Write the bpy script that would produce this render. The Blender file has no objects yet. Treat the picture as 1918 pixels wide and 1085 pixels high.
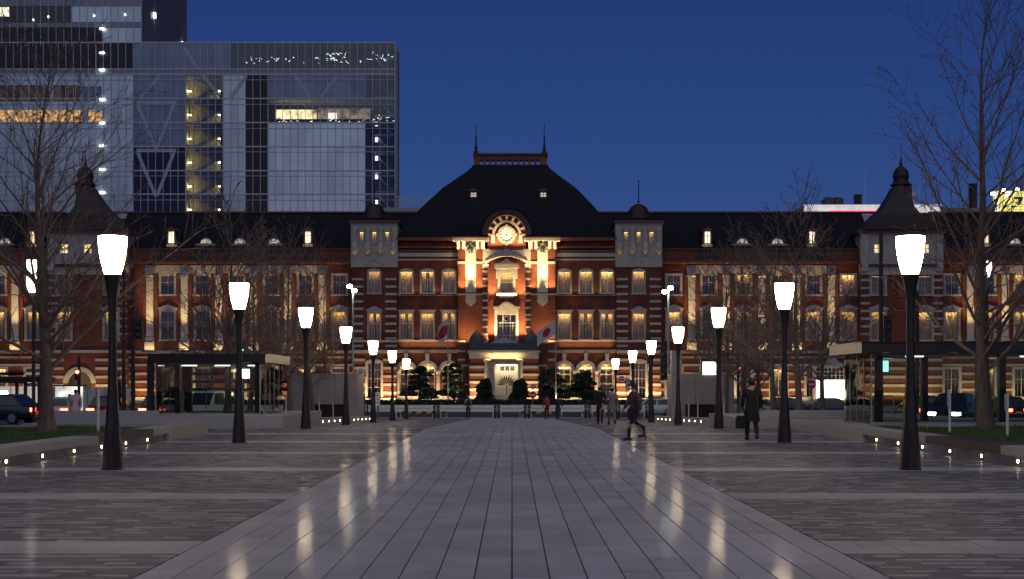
import bpy, math, random
import numpy as np
from mathutils import Vector, Matrix

# ------------------------------------------------------------------ camera, sky, sun, exposure
F, CX, HY, CH = 2517.0, 959.0, 720.0, 1.6      # photo focal length (px), vanishing point, eye height (m)
sc = bpy.context.scene
C = sc.collection
cam = bpy.data.cameras.new('camera'); co = bpy.data.objects.new('camera', cam); C.objects.link(co)
sc.camera = co
co.location = (0, 0, CH); co.rotation_euler = (math.radians(90), 0, 0)
cam.sensor_width = 36.0; cam.lens = 36.0 * F / 1918.0
cam.shift_y = (HY - 542.5) / 1918.0; cam.shift_x = 0.0
cam.clip_start = 0.1; cam.clip_end = 5000

SUN_EL, SUN_ROT = 8.0, 180.0                  # after sunset glow comes from behind the camera
world = bpy.data.worlds.new('World'); sc.world = world; world.use_nodes = True
wn = world.node_tree; bgn = wn.nodes['Background']
sky = wn.nodes.new('ShaderNodeTexSky'); sky.sky_type = 'NISHITA'; sky.sun_disc = False
sky.sun_elevation = math.radians(SUN_EL); sky.sun_rotation = math.radians(SUN_ROT)
sky.air_density = 1.0; sky.dust_density = 0.1; sky.ozone_density = 7.0
tint = wn.nodes.new('ShaderNodeMix'); tint.data_type = 'RGBA'; tint.blend_type = 'MULTIPLY'
tint.inputs['Factor'].default_value = 1.0
tint.inputs['B'].default_value = (1.42, 0.68, 1.0, 1)
wn.links.new(sky.outputs[0], tint.inputs['A']); wn.links.new(tint.outputs['Result'], bgn.inputs[0])
bgn.inputs[1].default_value = 0.0432

sl = bpy.data.lights.new('sun', 'SUN'); so = bpy.data.objects.new('sun', sl); C.objects.link(so)
sl.energy = 0.48; sl.angle = math.radians(90); sl.color = (0.88, 0.95, 1.0)
so.rotation_euler = Vector((0.0, math.cos(math.radians(56)), -math.sin(math.radians(56)))).to_track_quat('-Z', 'Y').to_euler()

vs = sc.view_settings
vs.view_transform = 'Standard'; vs.look = 'None'; vs.exposure = 0.0; vs.gamma = 1.0; vs.use_curve_mapping = False
cy = sc.cycles
cy.use_denoising = True; cy.max_bounces = 6; cy.diffuse_bounces = 3; cy.glossy_bounces = 3
cy.transmission_bounces = 4; cy.transparent_max_bounces = 24
cy.caustics_reflective = False; cy.caustics_refractive = False; cy.sample_clamp_indirect = 4.0

# ------------------------------------------------------------------ helpers
R = random.Random(7)
def wx(px, D): return (px - CX) * D / F
def wz(py, D): return CH + (HY - py) * D / F
def gz(y):                                      # the avenue is level, then falls gently to the station road
    return 0.0 if y < 48 else (-(y - 48) / 52.0 if y < 100 else -1.0)

class MB:
    def __init__(s): s.v = []; s.f = []
    def add(s, vs_, fs):
        n = len(s.v); s.v += [tuple(p) for p in vs_]; s.f += [tuple(i + n for i in q) for q in fs]; return s
    def box(s, x0, x1, y0, y1, z0, z1):
        return s.add([(x0,y0,z0),(x1,y0,z0),(x1,y1,z0),(x0,y1,z0),(x0,y0,z1),(x1,y0,z1),(x1,y1,z1),(x0,y1,z1)],
                     [(0,3,2,1),(4,5,6,7),(0,1,5,4),(1,2,6,5),(2,3,7,6),(3,0,4,7)])
    def prism(s, pts, y0, y1):                  # outline in x,z pushed along y
        n = len(pts)
        return s.add([(x, y0, z) for x, z in pts] + [(x, y1, z) for x, z in pts],
                     [tuple(range(n)), tuple(range(2*n-1, n-1, -1))] + [(i, i+n, (i+1) % n + n, (i+1) % n) for i in range(n)])
    def prism_x(s, pts, x0, x1):                # outline in y,z pushed along x
        n = len(pts)
        return s.add([(x0, y, z) for y, z in pts] + [(x1, y, z) for y, z in pts],
                     [tuple(range(n)), tuple(range(2*n-1, n-1, -1))] + [(i, i+n, (i+1) % n + n, (i+1) % n) for i in range(n)])
    def lathe(s, prof, n=12, c=(0,0,0), rot=0.0, sx=1.0, sy=1.0):
        vs_, fs = [], []
        for r, z in prof:
            for k in range(n):
                a = 2*math.pi*k/n + rot
                vs_.append((c[0]+r*sx*math.cos(a), c[1]+r*sy*math.sin(a), c[2]+z))
        m = len(prof)
        for j in range(m-1):
            for k in range(n):
                fs.append((j*n+k, j*n+(k+1) % n, (j+1)*n+(k+1) % n, (j+1)*n+k))
        fs.append(tuple(range(n-1, -1, -1))); fs.append(tuple(range((m-1)*n, m*n)))
        return s.add(vs_, fs)
    def tube(s, pts, rad, n=6, cap=True):
        pts = [Vector(p) for p in pts]
        if not hasattr(rad, '__len__'): rad = [rad]*len(pts)
        vs_, fs = [], []
        for i, p in enumerate(pts):
            d = (pts[min(i+1, len(pts)-1)] - pts[max(i-1, 0)])
            if d.length < 1e-9: d = Vector((0,0,1))
            d.normalize()
            u = d.orthogonal() if abs(d.z) > 0.95 else d.cross(Vector((0,0,1)))
            u.normalize(); w = d.cross(u)
            for k in range(n):
                a = 2*math.pi*k/n
                vs_.append(tuple(p + u*(rad[i]*math.cos(a)) + w*(rad[i]*math.sin(a))))
        for i in range(len(pts)-1):
            for k in range(n):
                fs.append((i*n+k, i*n+(k+1) % n, (i+1)*n+(k+1) % n, (i+1)*n+k))
        if cap: fs.append(tuple(range(n-1, -1, -1))); fs.append(tuple(range((len(pts)-1)*n, len(pts)*n)))
        return s.add(vs_, fs)
    def ball(s, c, r, n=10, m=6, sx=1, sy=1, sz=1):
        return s.lathe([(max(1e-4, r*math.sin(math.pi*j/m)), -r*sz*math.cos(math.pi*j/m)) for j in range(m+1)], n, c, 0, sx, sy)
    def ring(s, cx, cz, r0, r1, y0, y1, a0=0.0, a1=math.pi, n=20):   # arch band in x,z
        o = [(cx+r1*math.cos(a0+(a1-a0)*k/n), cz+r1*math.sin(a0+(a1-a0)*k/n)) for k in range(n+1)]
        i = [(cx+r0*math.cos(a0+(a1-a0)*k/n), cz+r0*math.sin(a0+(a1-a0)*k/n)) for k in range(n+1)]
        for k in range(n):
            s.prism([o[k], o[k+1], i[k+1], i[k]], y0, y1)
        return s
    def build(s, name, mat, parent=None, world=False, smooth=False):
        me = bpy.data.meshes.new(name)
        v = s.v
        if world and parent is not None:
            l = wloc(parent); v = [(a-l[0], b-l[1], c-l[2]) for a, b, c in v]
        me.from_pydata(v, [], s.f); me.update()
        if smooth:
            me.polygons.foreach_set('use_smooth', [True]*len(me.polygons))
        me.materials.append(mat)
        o = bpy.data.objects.new(name, me); C.objects.link(o); o.parent = parent
        return o
def wloc(o):
    l = Vector((0,0,0))
    while o is not None: l += o.location; o = o.parent
    return l
def tag(o, label=None, cat=None, group=None, kind=None):
    if label: o['label'] = label
    if cat: o['category'] = cat
    if group: o['group'] = group
    if kind: o['kind'] = kind
    return o
def thing(name, label, cat, loc=(0,0,0), rz=0.0, group=None):
    o = bpy.data.objects.new(name, None); C.objects.link(o); o.location = loc; o.rotation_euler = (0,0,rz)
    o.empty_display_size = 0.2
    return tag(o, label, cat, group)
CHILD = {}
def kids(o):
    if o not in CHILD: CHILD[o] = [c for c in C.objects if c.parent == o]
    return CHILD[o]
def copy_tree(o, parent=None, loc=None, rz=None, label=None):
    c = o.copy(); C.objects.link(c); c.parent = parent
    if loc is not None: c.location = loc
    if rz is not None: c.rotation_euler = (0,0,rz)
    if label: c['label'] = label
    for k in kids(o): copy_tree(k, c)
    return c
def drop_tree(o):
    for k in kids(o): drop_tree(k)
    bpy.data.objects.remove(o)

# ------------------------------------------------------------------ materials
def _nodes(name):
    m = bpy.data.materials.new(name); m.use_nodes = True
    nt = m.node_tree; return m, nt, nt.nodes, nt.links, nt.nodes['Principled BSDF']
def mat(name, col, rough=0.6, metal=0.0, vary=0.15, scale=3.0, bump=0.0, bscale=30.0, spec=0.5, rvary=0.0, streak=None):
    m, nt, N, L, b = _nodes(name)
    tc = N.new('ShaderNodeTexCoord')
    nz = N.new('ShaderNodeTexNoise'); nz.inputs['Scale'].default_value = scale; nz.inputs['Detail'].default_value = 6
    src = tc.outputs['Object']
    if streak:
        mp = N.new('ShaderNodeMapping'); mp.inputs['Scale'].default_value = streak; L.new(src, mp.inputs[0]); src = mp.outputs[0]
    L.new(src, nz.inputs['Vector'])
    rp = N.new('ShaderNodeMapRange'); rp.inputs['From Min'].default_value = 0.3; rp.inputs['From Max'].default_value = 0.7
    rp.inputs['To Min'].default_value = 1 - vary; rp.inputs['To Max'].default_value = 1 + vary
    L.new(nz.outputs[0], rp.inputs[0])
    mx = N.new('ShaderNodeMix'); mx.data_type = 'RGBA'; mx.blend_type = 'MULTIPLY'; mx.inputs['Factor'].default_value = 1
    mx.inputs['A'].default_value = (*col, 1); L.new(rp.outputs[0], mx.inputs['B'])
    L.new(mx.outputs['Result'], b.inputs['Base Color'])
    b.inputs['Roughness'].default_value = rough; b.inputs['Metallic'].default_value = metal
    b.inputs['Specular IOR Level'].default_value = spec
    if rvary:
        r2 = N.new('ShaderNodeMapRange'); r2.inputs['From Min'].default_value = 0.3; r2.inputs['From Max'].default_value = 0.7
        r2.inputs['To Min'].default_value = rough - rvary; r2.inputs['To Max'].default_value = rough + rvary
        L.new(nz.outputs[0], r2.inputs[0]); L.new(r2.outputs[0], b.inputs['Roughness'])
    if bump:
        n2 = N.new('ShaderNodeTexNoise'); n2.inputs['Scale'].default_value = bscale; n2.inputs['Detail'].default_value = 4
        L.new(tc.outputs['Object'], n2.inputs['Vector'])
        bp = N.new('ShaderNodeBump'); bp.inputs['Strength'].default_value = bump; bp.inputs['Distance'].default_value = 0.02
        L.new(n2.outputs[0], bp.inputs['Height']); L.new(bp.outputs[0], b.inputs['Normal'])
    return m
def emit(name, col, strength, vary=0.0, scale=2.0, base=(0.5,0.5,0.5)):
    m, nt, N, L, b = _nodes(name)
    b.inputs['Base Color'].default_value = (*base, 1); b.inputs['Roughness'].default_value = 0.5
    b.inputs['Emission Color'].default_value = (*col, 1); b.inputs['Emission Strength'].default_value = strength
    if vary:
        tc = N.new('ShaderNodeTexCoord'); nz = N.new('ShaderNodeTexNoise'); nz.inputs['Scale'].default_value = scale
        nz.inputs['Detail'].default_value = 3
        L.new(tc.outputs['Object'], nz.inputs['Vector'])
        rp = N.new('ShaderNodeMapRange'); rp.inputs['From Min'].default_value = 0.35; rp.inputs['From Max'].default_value = 0.65
        rp.inputs['To Min'].default_value = strength*(1-vary); rp.inputs['To Max'].default_value = strength*(1+vary)
        L.new(nz.outputs[0], rp.inputs[0]); L.new(rp.outputs[0], b.inputs['Emission Strength'])
    return m
def glass(name, tintc=(1,1,1), refl=0.08, rough=0.02, wave=0.0, wscale=1.0, fres=True):
    m, nt, N, L, b = _nodes(name); N.remove(b)
    out = N['Material Output']
    t = N.new('ShaderNodeBsdfTransparent'); t.inputs[0].default_value = (*tintc, 1)
    g = N.new('ShaderNodeBsdfGlossy'); g.inputs['Color'].default_value = (1,1,1,1); g.inputs['Roughness'].default_value = rough
    mx = N.new('ShaderNodeMixShader')
    if fres:
        lw = N.new('ShaderNodeFresnel'); lw.inputs['IOR'].default_value = 1.5
        ad = N.new('ShaderNodeMath'); ad.operation = 'ADD'; ad.inputs[1].default_value = refl; ad.use_clamp = True
        L.new(lw.outputs[0], ad.inputs[0]); L.new(ad.outputs[0], mx.inputs[0])
    else: mx.inputs[0].default_value = refl
    L.new(t.outputs[0], mx.inputs[1]); L.new(g.outputs[0], mx.inputs[2]); L.new(mx.outputs[0], out.inputs[0])
    if wave:
        tc = N.new('ShaderNodeTexCoord'); nz = N.new('ShaderNodeTexNoise'); nz.inputs['Scale'].default_value = wscale
        L.new(tc.outputs['Object'], nz.inputs['Vector'])
        bp = N.new('ShaderNodeBump'); bp.inputs['Strength'].default_value = wave; bp.inputs['Distance'].default_value = 0.1
        L.new(nz.outputs[0], bp.inputs['Height']); L.new(bp.outputs[0], g.inputs['Normal'])
    return m
def brickmat(name, c1, c2, mortar):
    m, nt, N, L, b = _nodes(name)
    tc = N.new('ShaderNodeTexCoord'); sp = N.new('ShaderNodeSeparateXYZ'); cb = N.new('ShaderNodeCombineXYZ')
    L.new(tc.outputs['Object'], sp.inputs[0])
    ad = N.new('ShaderNodeMath'); ad.operation = 'ADD'; L.new(sp.outputs[0], ad.inputs[0]); L.new(sp.outputs[1], ad.inputs[1])
    L.new(ad.outputs[0], cb.inputs[0]); L.new(sp.outputs[2], cb.inputs[1])
    bt = N.new('ShaderNodeTexBrick'); bt.inputs['Scale'].default_value = 1.0
    bt.inputs['Brick Width'].default_value = 0.24; bt.inputs['Row Height'].default_value = 0.08; bt.inputs['Mortar Size'].default_value = 0.006
    bt.inputs['Color1'].default_value = (*c1, 1); bt.inputs['Color2'].default_value = (*c2, 1); bt.inputs['Mortar'].default_value = (*mortar, 1)
    L.new(cb.outputs[0], bt.inputs['Vector'])
    nz = N.new('ShaderNodeTexNoise'); nz.inputs['Scale'].default_value = 0.7; nz.inputs['Detail'].default_value = 7; L.new(tc.outputs['Object'], nz.inputs['Vector'])
    rp = N.new('ShaderNodeMapRange'); rp.inputs['From Min'].default_value = 0.3; rp.inputs['From Max'].default_value = 0.7
    rp.inputs['To Min'].default_value = 0.72; rp.inputs['To Max'].default_value = 1.22; L.new(nz.outputs[0], rp.inputs[0])
    mx = N.new('ShaderNodeMix'); mx.data_type = 'RGBA'; mx.blend_type = 'MULTIPLY'; mx.inputs['Factor'].default_value = 1
    L.new(bt.outputs['Color'], mx.inputs['A']); L.new(rp.outputs[0], mx.inputs['B']); L.new(mx.outputs['Result'], b.inputs['Base Color'])
    b.inputs['Roughness'].default_value = 0.75
    bp = N.new('ShaderNodeBump'); bp.inputs['Strength'].default_value = 0.4; bp.inputs['Distance'].default_value = 0.01
    L.new(bt.outputs['Fac'], bp.inputs['Height']); bp.invert = True; L.new(bp.outputs[0], b.inputs['Normal'])
    return m
def pavemat(name, rough=0.34, spec=0.5, coat=0.0):        # colour comes piece by piece from the mesh
    m, nt, N, L, b = _nodes(name)
    at = N.new('ShaderNodeVertexColor'); at.layer_name = 'Col'
    tc = N.new('ShaderNodeTexCoord')
    g = N.new('ShaderNodeNewGeometry')
    nz = N.new('ShaderNodeTexNoise'); nz.inputs['Scale'].default_value = 1.3; nz.inputs['Detail'].default_value = 8; nz.inputs['Roughness'].default_value = 0.65
    L.new(g.outputs['Position'], nz.inputs['Vector'])
    rp = N.new('ShaderNodeMapRange'); rp.inputs['From Min'].default_value = 0.3; rp.inputs['From Max'].default_value = 0.7
    rp.inputs['To Min'].default_value = 0.80; rp.inputs['To Max'].default_value = 1.16; L.new(nz.outputs[0], rp.inputs[0])
    mx = N.new('ShaderNodeMix'); mx.data_type = 'RGBA'; mx.blend_type = 'MULTIPLY'; mx.inputs['Factor'].default_value = 1
    L.new(at.outputs['Color'], mx.inputs['A']); L.new(rp.outputs[0], mx.inputs['B'])
    vo = N.new('ShaderNodeTexVoronoi'); vo.inputs['Scale'].default_value = 1.6; L.new(g.outputs['Position'], vo.inputs['Vector'])   # trodden gum and spots
    sp = N.new('ShaderNodeMapRange'); sp.inputs['From Min'].default_value = 0.05; sp.inputs['From Max'].default_value = 0.075; sp.inputs['To Min'].default_value = 0.55; L.new(vo.outputs['Distance'], sp.inputs[0])
    n3 = N.new('ShaderNodeTexNoise'); n3.inputs['Scale'].default_value = 0.22; n3.inputs['Detail'].default_value = 5; L.new(g.outputs['Position'], n3.inputs['Vector'])   # broad wear
    wr = N.new('ShaderNodeMapRange'); wr.inputs['From Min'].default_value = 0.35; wr.inputs['From Max'].default_value = 0.65; wr.inputs['To Min'].default_value = 0.86; wr.inputs['To Max'].default_value = 1.10; L.new(n3.outputs[0], wr.inputs[0])
    pm = N.new('ShaderNodeMath'); pm.operation = 'MULTIPLY'; L.new(sp.outputs[0], pm.inputs[0]); L.new(wr.outputs[0], pm.inputs[1])
    m2 = N.new('ShaderNodeMix'); m2.data_type = 'RGBA'; m2.blend_type = 'MULTIPLY'; m2.inputs['Factor'].default_value = 1
    L.new(mx.outputs['Result'], m2.inputs['A']); L.new(pm.outputs[0], m2.inputs['B']); L.new(m2.outputs['Result'], b.inputs['Base Color'])
    r2 = N.new('ShaderNodeMapRange'); r2.inputs['From Min'].default_value = 0.35; r2.inputs['From Max'].default_value = 0.65
    r2.inputs['To Min'].default_value = rough-0.04; r2.inputs['To Max'].default_value = rough+0.04; L.new(nz.outputs[0], r2.inputs[0])
    L.new(r2.outputs[0], b.inputs['Roughness']); b.inputs['Specular IOR Level'].default_value = spec
    b.inputs['Coat Weight'].default_value = coat; b.inputs['Coat Roughness'].default_value = 0.085
    mp = N.new('ShaderNodeMapping'); mp.inputs['Scale'].default_value = (4, 3, 3); L.new(g.outputs['Position'], mp.inputs[0])
    n2 = N.new('ShaderNodeTexNoise'); n2.inputs['Scale'].default_value = 2.2; n2.inputs['Detail'].default_value = 3; L.new(mp.outputs[0], n2.inputs['Vector'])
    bp = N.new('ShaderNodeBump'); bp.inputs['Strength'].default_value = 0.30; bp.inputs['Distance'].default_value = 0.006
    L.new(n2.outputs[0], bp.inputs['Height']); L.new(bp.outputs[0], b.inputs['Normal']); L.new(bp.outputs[0], b.inputs['Coat Normal'])
    return m

BRICK = brickmat('red_brick', (0.235,0.053,0.022), (0.160,0.034,0.014), (0.13,0.058,0.038))
STONE = mat('pale_stone', (0.50,0.47,0.41), 0.7, vary=0.14, scale=1.5, bump=0.15, bscale=12)
GSTONE = mat('grey_stone', (0.40,0.39,0.37), 0.75, vary=0.16, scale=2.5, bump=0.2, bscale=25)
SLATE = mat('dark_slate', (0.008,0.007,0.013), 0.6, vary=0.4, scale=1.2, spec=0.25, streak=(0.4,0.4,5), bump=0.2, bscale=9)
DCOPPER = mat('dark_copper', (0.040,0.020,0.016), 0.5, vary=0.3, scale=2)
COPPER = mat('brown_copper', (0.15,0.060,0.038), 0.5, vary=0.25, scale=2)
VERDI = mat('green_copper', (0.085,0.105,0.095), 0.6, vary=0.3, scale=3)
FRAMEW = mat('white_paint_frame', (0.60,0.58,0.53), 0.5, vary=0.06)
CURTAIN = mat('cream_curtain', (0.46,0.37,0.24), 0.8, vary=0.07, scale=3, streak=(5,5,0.3))
DARKIN = mat('dark_interior', (0.05,0.048,0.055), 0.8, vary=0.3)
STRIP = emit('window_strip_light', (1.0,0.64,0.22), 30.0)
STRIPW = emit('loggia_light', (1.0,0.76,0.40), 34.0)
STRIPB = emit('dim_window_strip', (1.0,0.62,0.22), 17.0)
STRIPC = emit('bright_window_strip', (1.0,0.68,0.28), 42.0)
LITW = emit('lit_window', (1.0,0.72,0.32), 1.1, 0.35, 3)
LITWB = emit('bright_lit_window', (1.0,0.82,0.50), 1.9, 0.3, 2)
WHITELIT = emit('bright_white_panel', (1.0,0.93,0.80), 2.6, 0.12, 1)
WGLASS = glass('window_glass', (0.93,0.94,0.92), 0.0)
PGLASS = glass('pavilion_glass', (0.88,0.93,0.90), -0.02, 0.01, wave=0.03, wscale=0.8)
BLACKM = mat('black_paint', (0.012,0.012,0.014), 0.42, vary=0.2, scale=5)
DMETAL = mat('dark_bronze_metal', (0.035,0.03,0.028), 0.45, 0.3, vary=0.2)
GALV = mat('galvanised_steel', (0.35,0.36,0.35), 0.45, 0.6, vary=0.15)
WPAINT = mat('white_paint', (0.70,0.70,0.68), 0.5, vary=0.08)
GRANITE = mat('pale_granite', (0.36,0.35,0.34), 0.55, vary=0.12, scale=40, bump=0.1, bscale=90)
WOOD = mat('dark_bench_wood', (0.055,0.032,0.024), 0.5, vary=0.3, scale=6, streak=(8,0.6,8))
ASPH = mat('asphalt', (0.050,0.050,0.052), 0.75, vary=0.25, scale=1.2, bump=0.3, bscale=140, rvary=0.1)
SOIL = mat('bed_mortar', (0.055,0.050,0.050), 0.85, vary=0.2, scale=4)
GRASSB = mat('turf_base', (0.030,0.050,0.016), 0.9, vary=0.4, scale=3)
GRASS = mat('grass_blade', (0.060,0.115,0.024), 0.6, vary=0.4, scale=2)
BARK = mat('grey_brown_bark', (0.13,0.095,0.078), 0.85, vary=0.35, scale=4, bump=0.6, bscale=14, streak=(4,4,0.7))
TWIG = mat('twig_bark', (0.20,0.145,0.115), 0.8, vary=0.2)
PINE = mat('pine_needles', (0.030,0.055,0.020), 0.6, vary=0.45, scale=2)
HEDGE = mat('hedge_leaves', (0.020,0.036,0.016), 0.6, vary=0.4, scale=3)
PAVE = pavemat('stone_paving', 0.62, 0.16, 0.042)
LAMPG = emit('lit_lamp_glass', (1.0,0.76,0.50), 43.0)
COOLL = emit('cool_street_light', (0.86,1.0,0.82), 60.0)
WALLL = emit('wall_light_lens', (1.0,0.78,0.42), 34.0)
REDL = emit('red_tail_light', (1.0,0.05,0.025), 30.0)
WHTL = emit('white_head_light', (1.0,0.93,0.78), 30.0)
GRNL = emit('green_signal_light', (0.1,1.0,0.65), 8.0)
REDS = emit('red_signal_light', (1.0,0.10,0.05), 14.0)
# ------------------------------------------------------------------ the ground and the paved avenue
def sheet(name, x0, x1, ys, dz, m, kind='structure', parent=None):
    b = MB()
    for a, c in zip(ys[:-1], ys[1:]):
        b.add([(x0,a,gz(a)+dz),(x1,a,gz(a)+dz),(x1,c,gz(c)+dz),(x0,c,gz(c)+dz)], [(0,1,2,3)])
    o = b.build(name, m, parent)
    if kind: o['kind'] = kind
    return o
sheet('ground', -1500, 1500, [-300, 48, 100, 3000], -0.030, ASPH)
plaza = sheet('plaza', -10.4, 10.4, [-30, 48, 100, 103.0], -0.004, SOIL)
def pavers(name, rects, parent, h=0.012):
    """rects: x0,x1,y0,y1,r,g,b -> one mesh of low blocks with their own colour"""
    A = np.array(rects, dtype=float); n = len(A)
    x0, x1, y0, y1 = A[:,0], A[:,1], A[:,2], A[:,3]
    g0 = np.array([gz(t) for t in y0]); g1 = np.array([gz(t) for t in y1])
    rs = np.random.RandomState(3); hh = h + rs.uniform(-0.0012, 0.0012, n)
    V = np.zeros((n, 8, 3))
    for k, (X_, Y_, G_, top) in enumerate([(x0,y0,g0,0),(x1,y0,g0,0),(x1,y1,g1,0),(x0,y1,g1,0),(x0,y0,g0,1),(x1,y0,g0,1),(x1,y1,g1,1),(x0,y1,g1,1)]):
        V[:,k,0] = X_; V[:,k,1] = Y_; V[:,k,2] = G_ - 0.006 + (hh + 0.006 + rs.uniform(-0.0022, 0.0022, n) if top else 0)
    q = np.array([(4,5,6,7),(0,1,5,4),(1,2,6,5),(2,3,7,6),(3,0,4,7)])
    Fc = (np.arange(n)[:,None,None]*8 + q[None]).reshape(-1, 4)
    me = bpy.data.meshes.new(name); me.from_pydata(V.reshape(-1,3).tolist(), [], Fc.tolist()); me.update()
    ca = me.color_attributes.new('Col', 'FLOAT_COLOR', 'POINT')
    col = np.ones((n, 8, 4)); col[:,:,:3] = A[:,None,4:7]
    ca.data.foreach_set('color', col.ravel())
    me.materials.append(PAVE)
    o = bpy.data.objects.new(name, me); C.objects.link(o); o.parent = parent
    return o
# central path: nine rows of large pale slabs
HALF = 3.1; NS = 20; SW = 2*HALF/NS
slabs, bands, setts = [], [], []
for i in range(NS):
    y = 9.2 - R.random()*1.0
    while y < 102.8:
        ln = R.choice([0.6, 0.75, 0.9, 1.05])
        t = 0.44*(0.90 + 0.20*R.random()); x0 = -HALF + i*SW
        slabs.append((x0+0.0065, x0+SW-0.0065, y+0.003, min(y+ln, 102.9)-0.003, t*0.97, t*0.945, t*1.02)); y += ln
# side strips: one metre bands of pale slabs every six metres, mixed setts between them
for side in (-1, 1):
    k = 0; y = 12.6 - 6
    while y < 102:
        for r in range(2):
            x = HALF + 0.012
            off = 0.3*r
            while x < 10.2:
                w = 0.6 if x > HALF + 0.1 else 0.6 - off
                xe = min(x+w, 10.3); t = 0.40*(0.9 + 0.2*R.random())
                a, b = (x+0.003, xe-0.003) if side > 0 else (-xe+0.003, -x-0.003)
                bands.append((a, b, y+r*0.5+0.004, y+r*0.5+0.496, t*0.97, t*0.94, t*1.0)); x = xe
        ys = y + 1.0; ye = min(y + 6.0, 102.9); rows = int((ye-ys)/0.125)
        for r in range(rows):
            x = HALF + 0.012; yy = ys + r*0.125; w = 0.29*(0.25 + 0.25*(r % 4))
            while x < 10.2:
                xe = min(x+w, 10.3); u = R.random()
                if u < 0.44 and r % 2 == 0: t = 0.31*(0.88+0.24*R.random()); c = (t, t*0.96, t*0.99)
                elif u < 0.62: t = 0.165*(0.85+0.3*R.random()); c = (t*0.98, t*0.92, t*1.03)
                else: t = 0.130*(0.85+0.3*R.random()); c = (t*0.95, t*0.93, t*1.07)
                a, b = (x+0.003, xe-0.003) if side > 0 else (-xe+0.003, -x-0.003)
                setts.append((a, b, yy+0.003, yy+0.122, *c)); x = xe; w = 0.29
        y += 6.0
def vis(r):                                      # inside the picture at its near edge
    y = (r[2]+r[3])/2; x = (r[0]+r[1])/2
    return y > 10.95 and abs(x)*F/y < 975
def lay(rects, one, many, n=300):
    v = sorted([r for r in rects if vis(r)], key=lambda r: r[2]); near = v[:n]; s = set(map(id, near))
    for r in near: pavers(one, [r], plaza)
    o = pavers(many, [r for r in rects if id(r) not in s], plaza); o['kind'] = 'stuff'
lay(slabs, 'path_slab', 'path_slabs_beyond')
lay(bands, 'band_slab', 'band_slabs_beyond')
lay(setts, 'sett', 'setts_beyond')

# ------------------------------------------------------------------ roads
def flat(name, x0, x1, y0, y1, z, m, kind='structure'):
    o = MB().add([(x0,y0,z),(x1,y0,z),(x1,y1,z),(x0,y1,z)], [(0,1,2,3)]).build(name, m)
    o['kind'] = kind; return o
road = flat('station_road', -150, 150, 103.35, 128, -1.016, ASPH)
k = MB(); k.box(-10.4, 10.4, 102.95, 103.32, -1.1, -0.94); tag(k.build('road_kerb', GRANITE), kind='structure')
k = MB(); k.box(-60, 60, 128.0, 128.3, -1.1, -0.86); tag(k.build('far_kerb', GRANITE), kind='structure')
flat('forecourt', -150, 150, 128.3, 157, -0.93, mat('forecourt_paving', (0.16,0.15,0.145), 0.55, vary=0.2, scale=3, rvary=0.1))
for i in range(14):
    m = flat('lane_marking', -58 + i*8.6, -58 + i*8.6 + 5, 114.9, 115.05, -1.011, WPAINT)
for sx in (-1, 1):
    a, b = sorted((sx*17.5, sx*34))
    sheet('side_road', a, b, [-30, 48, 100, 103.3], -0.016, ASPH)
    for i in range(9):
        y0 = 20 + i*9.0; b2 = MB()
        b2.add([(sx*25.7,y0,gz(y0)-0.011),(sx*25.85,y0,gz(y0)-0.011),(sx*25.85,y0+4,gz(y0+4)-0.011),(sx*25.7,y0+4,gz(y0+4)-0.011)], [(0,1,2,3)])
        tag(b2.build('lane_marking', WPAINT), kind='structure')

# ------------------------------------------------------------------ lawns, seat walls and low wall lights
def wall_light(parent, x, y, z, sx):
    b = MB(); b.box(x - 0.012, x + 0.012, y-0.055, y+0.055, z-0.05, z+0.05)
    o = b.build('wall_light', DMETAL, parent, True)
    b = MB(); b.box(x - sx*0.016 - 0.006, x - sx*0.016 + 0.006, y-0.030, y+0.030, z-0.027, z+0.027); l = b.build('lens', WALLL, o)
    l.location = -wloc(parent)
def seat_wall(sx, side, y0, y1, wood0, wood1, end1, light_ys):
    t = thing('seat_wall', f'low pale granite seat wall with recessed wall lights around the lawn {side}', 'wall', (sx*9.7, y0, 0))
    n = int((y1-y0)/1.6)
    xi, xo = sx*9.60, sx*10.25
    def seg(name, a, b, x0, x1, z0, z1, m):
        q = MB(); q.box(min(x0,x1), max(x0,x1), a+0.004, b-0.004, z0, z1); return q.build(name, m, t, True)
    y = y0
    while y < y1 - 0.05:
        e = min(y + 1.6, y1)
        if e > wood0 and y < wood1: pass
        else: seg('coping_block', y, e, xi, xo, 0.225, 0.40, GRANITE)
        seg('base_block', y, e, sx*9.74, sx*10.2, -0.03, 0.222, GSTONE)
        y = e
    ws = y0 + math.ceil((wood0 - y0)/1.6 - 1)*1.6; we = y0 + math.ceil((wood1-y0)/1.6)*1.6
    y = ws
    nb = 0
    for j in range(5):
        w = 0.65/5
        q = MB(); a, b = sorted((xi + sx*(j*w+0.004), xi + sx*((j+1)*w-0.004))); q.box(a, b, ws+0.006, min(we, y1)-0.006, 0.235, 0.405)
        q.build('seat_plank', WOOD, t, True)
    seg('end_block', y1, end1, xi, xo, -0.03, 0.41, GRANITE)
    for ly in light_ys: wall_light(t, sx*9.74 - sx*0.012, ly, 0.12, sx)
    return t
LY = [19.5, 21.6, 23.7, 25.8, 27.8, 29.8, 31.8, 33.8, 35.8]
seat_wall(-1, 'with the red tail lights behind it', 12, 37.6, 31.4, 35.2, 42.4, LY)
seat_wall(1, 'in front of the larger glass pavilion', 12, 36.8, 27.6, 30.6, 41.0, LY)
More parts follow.
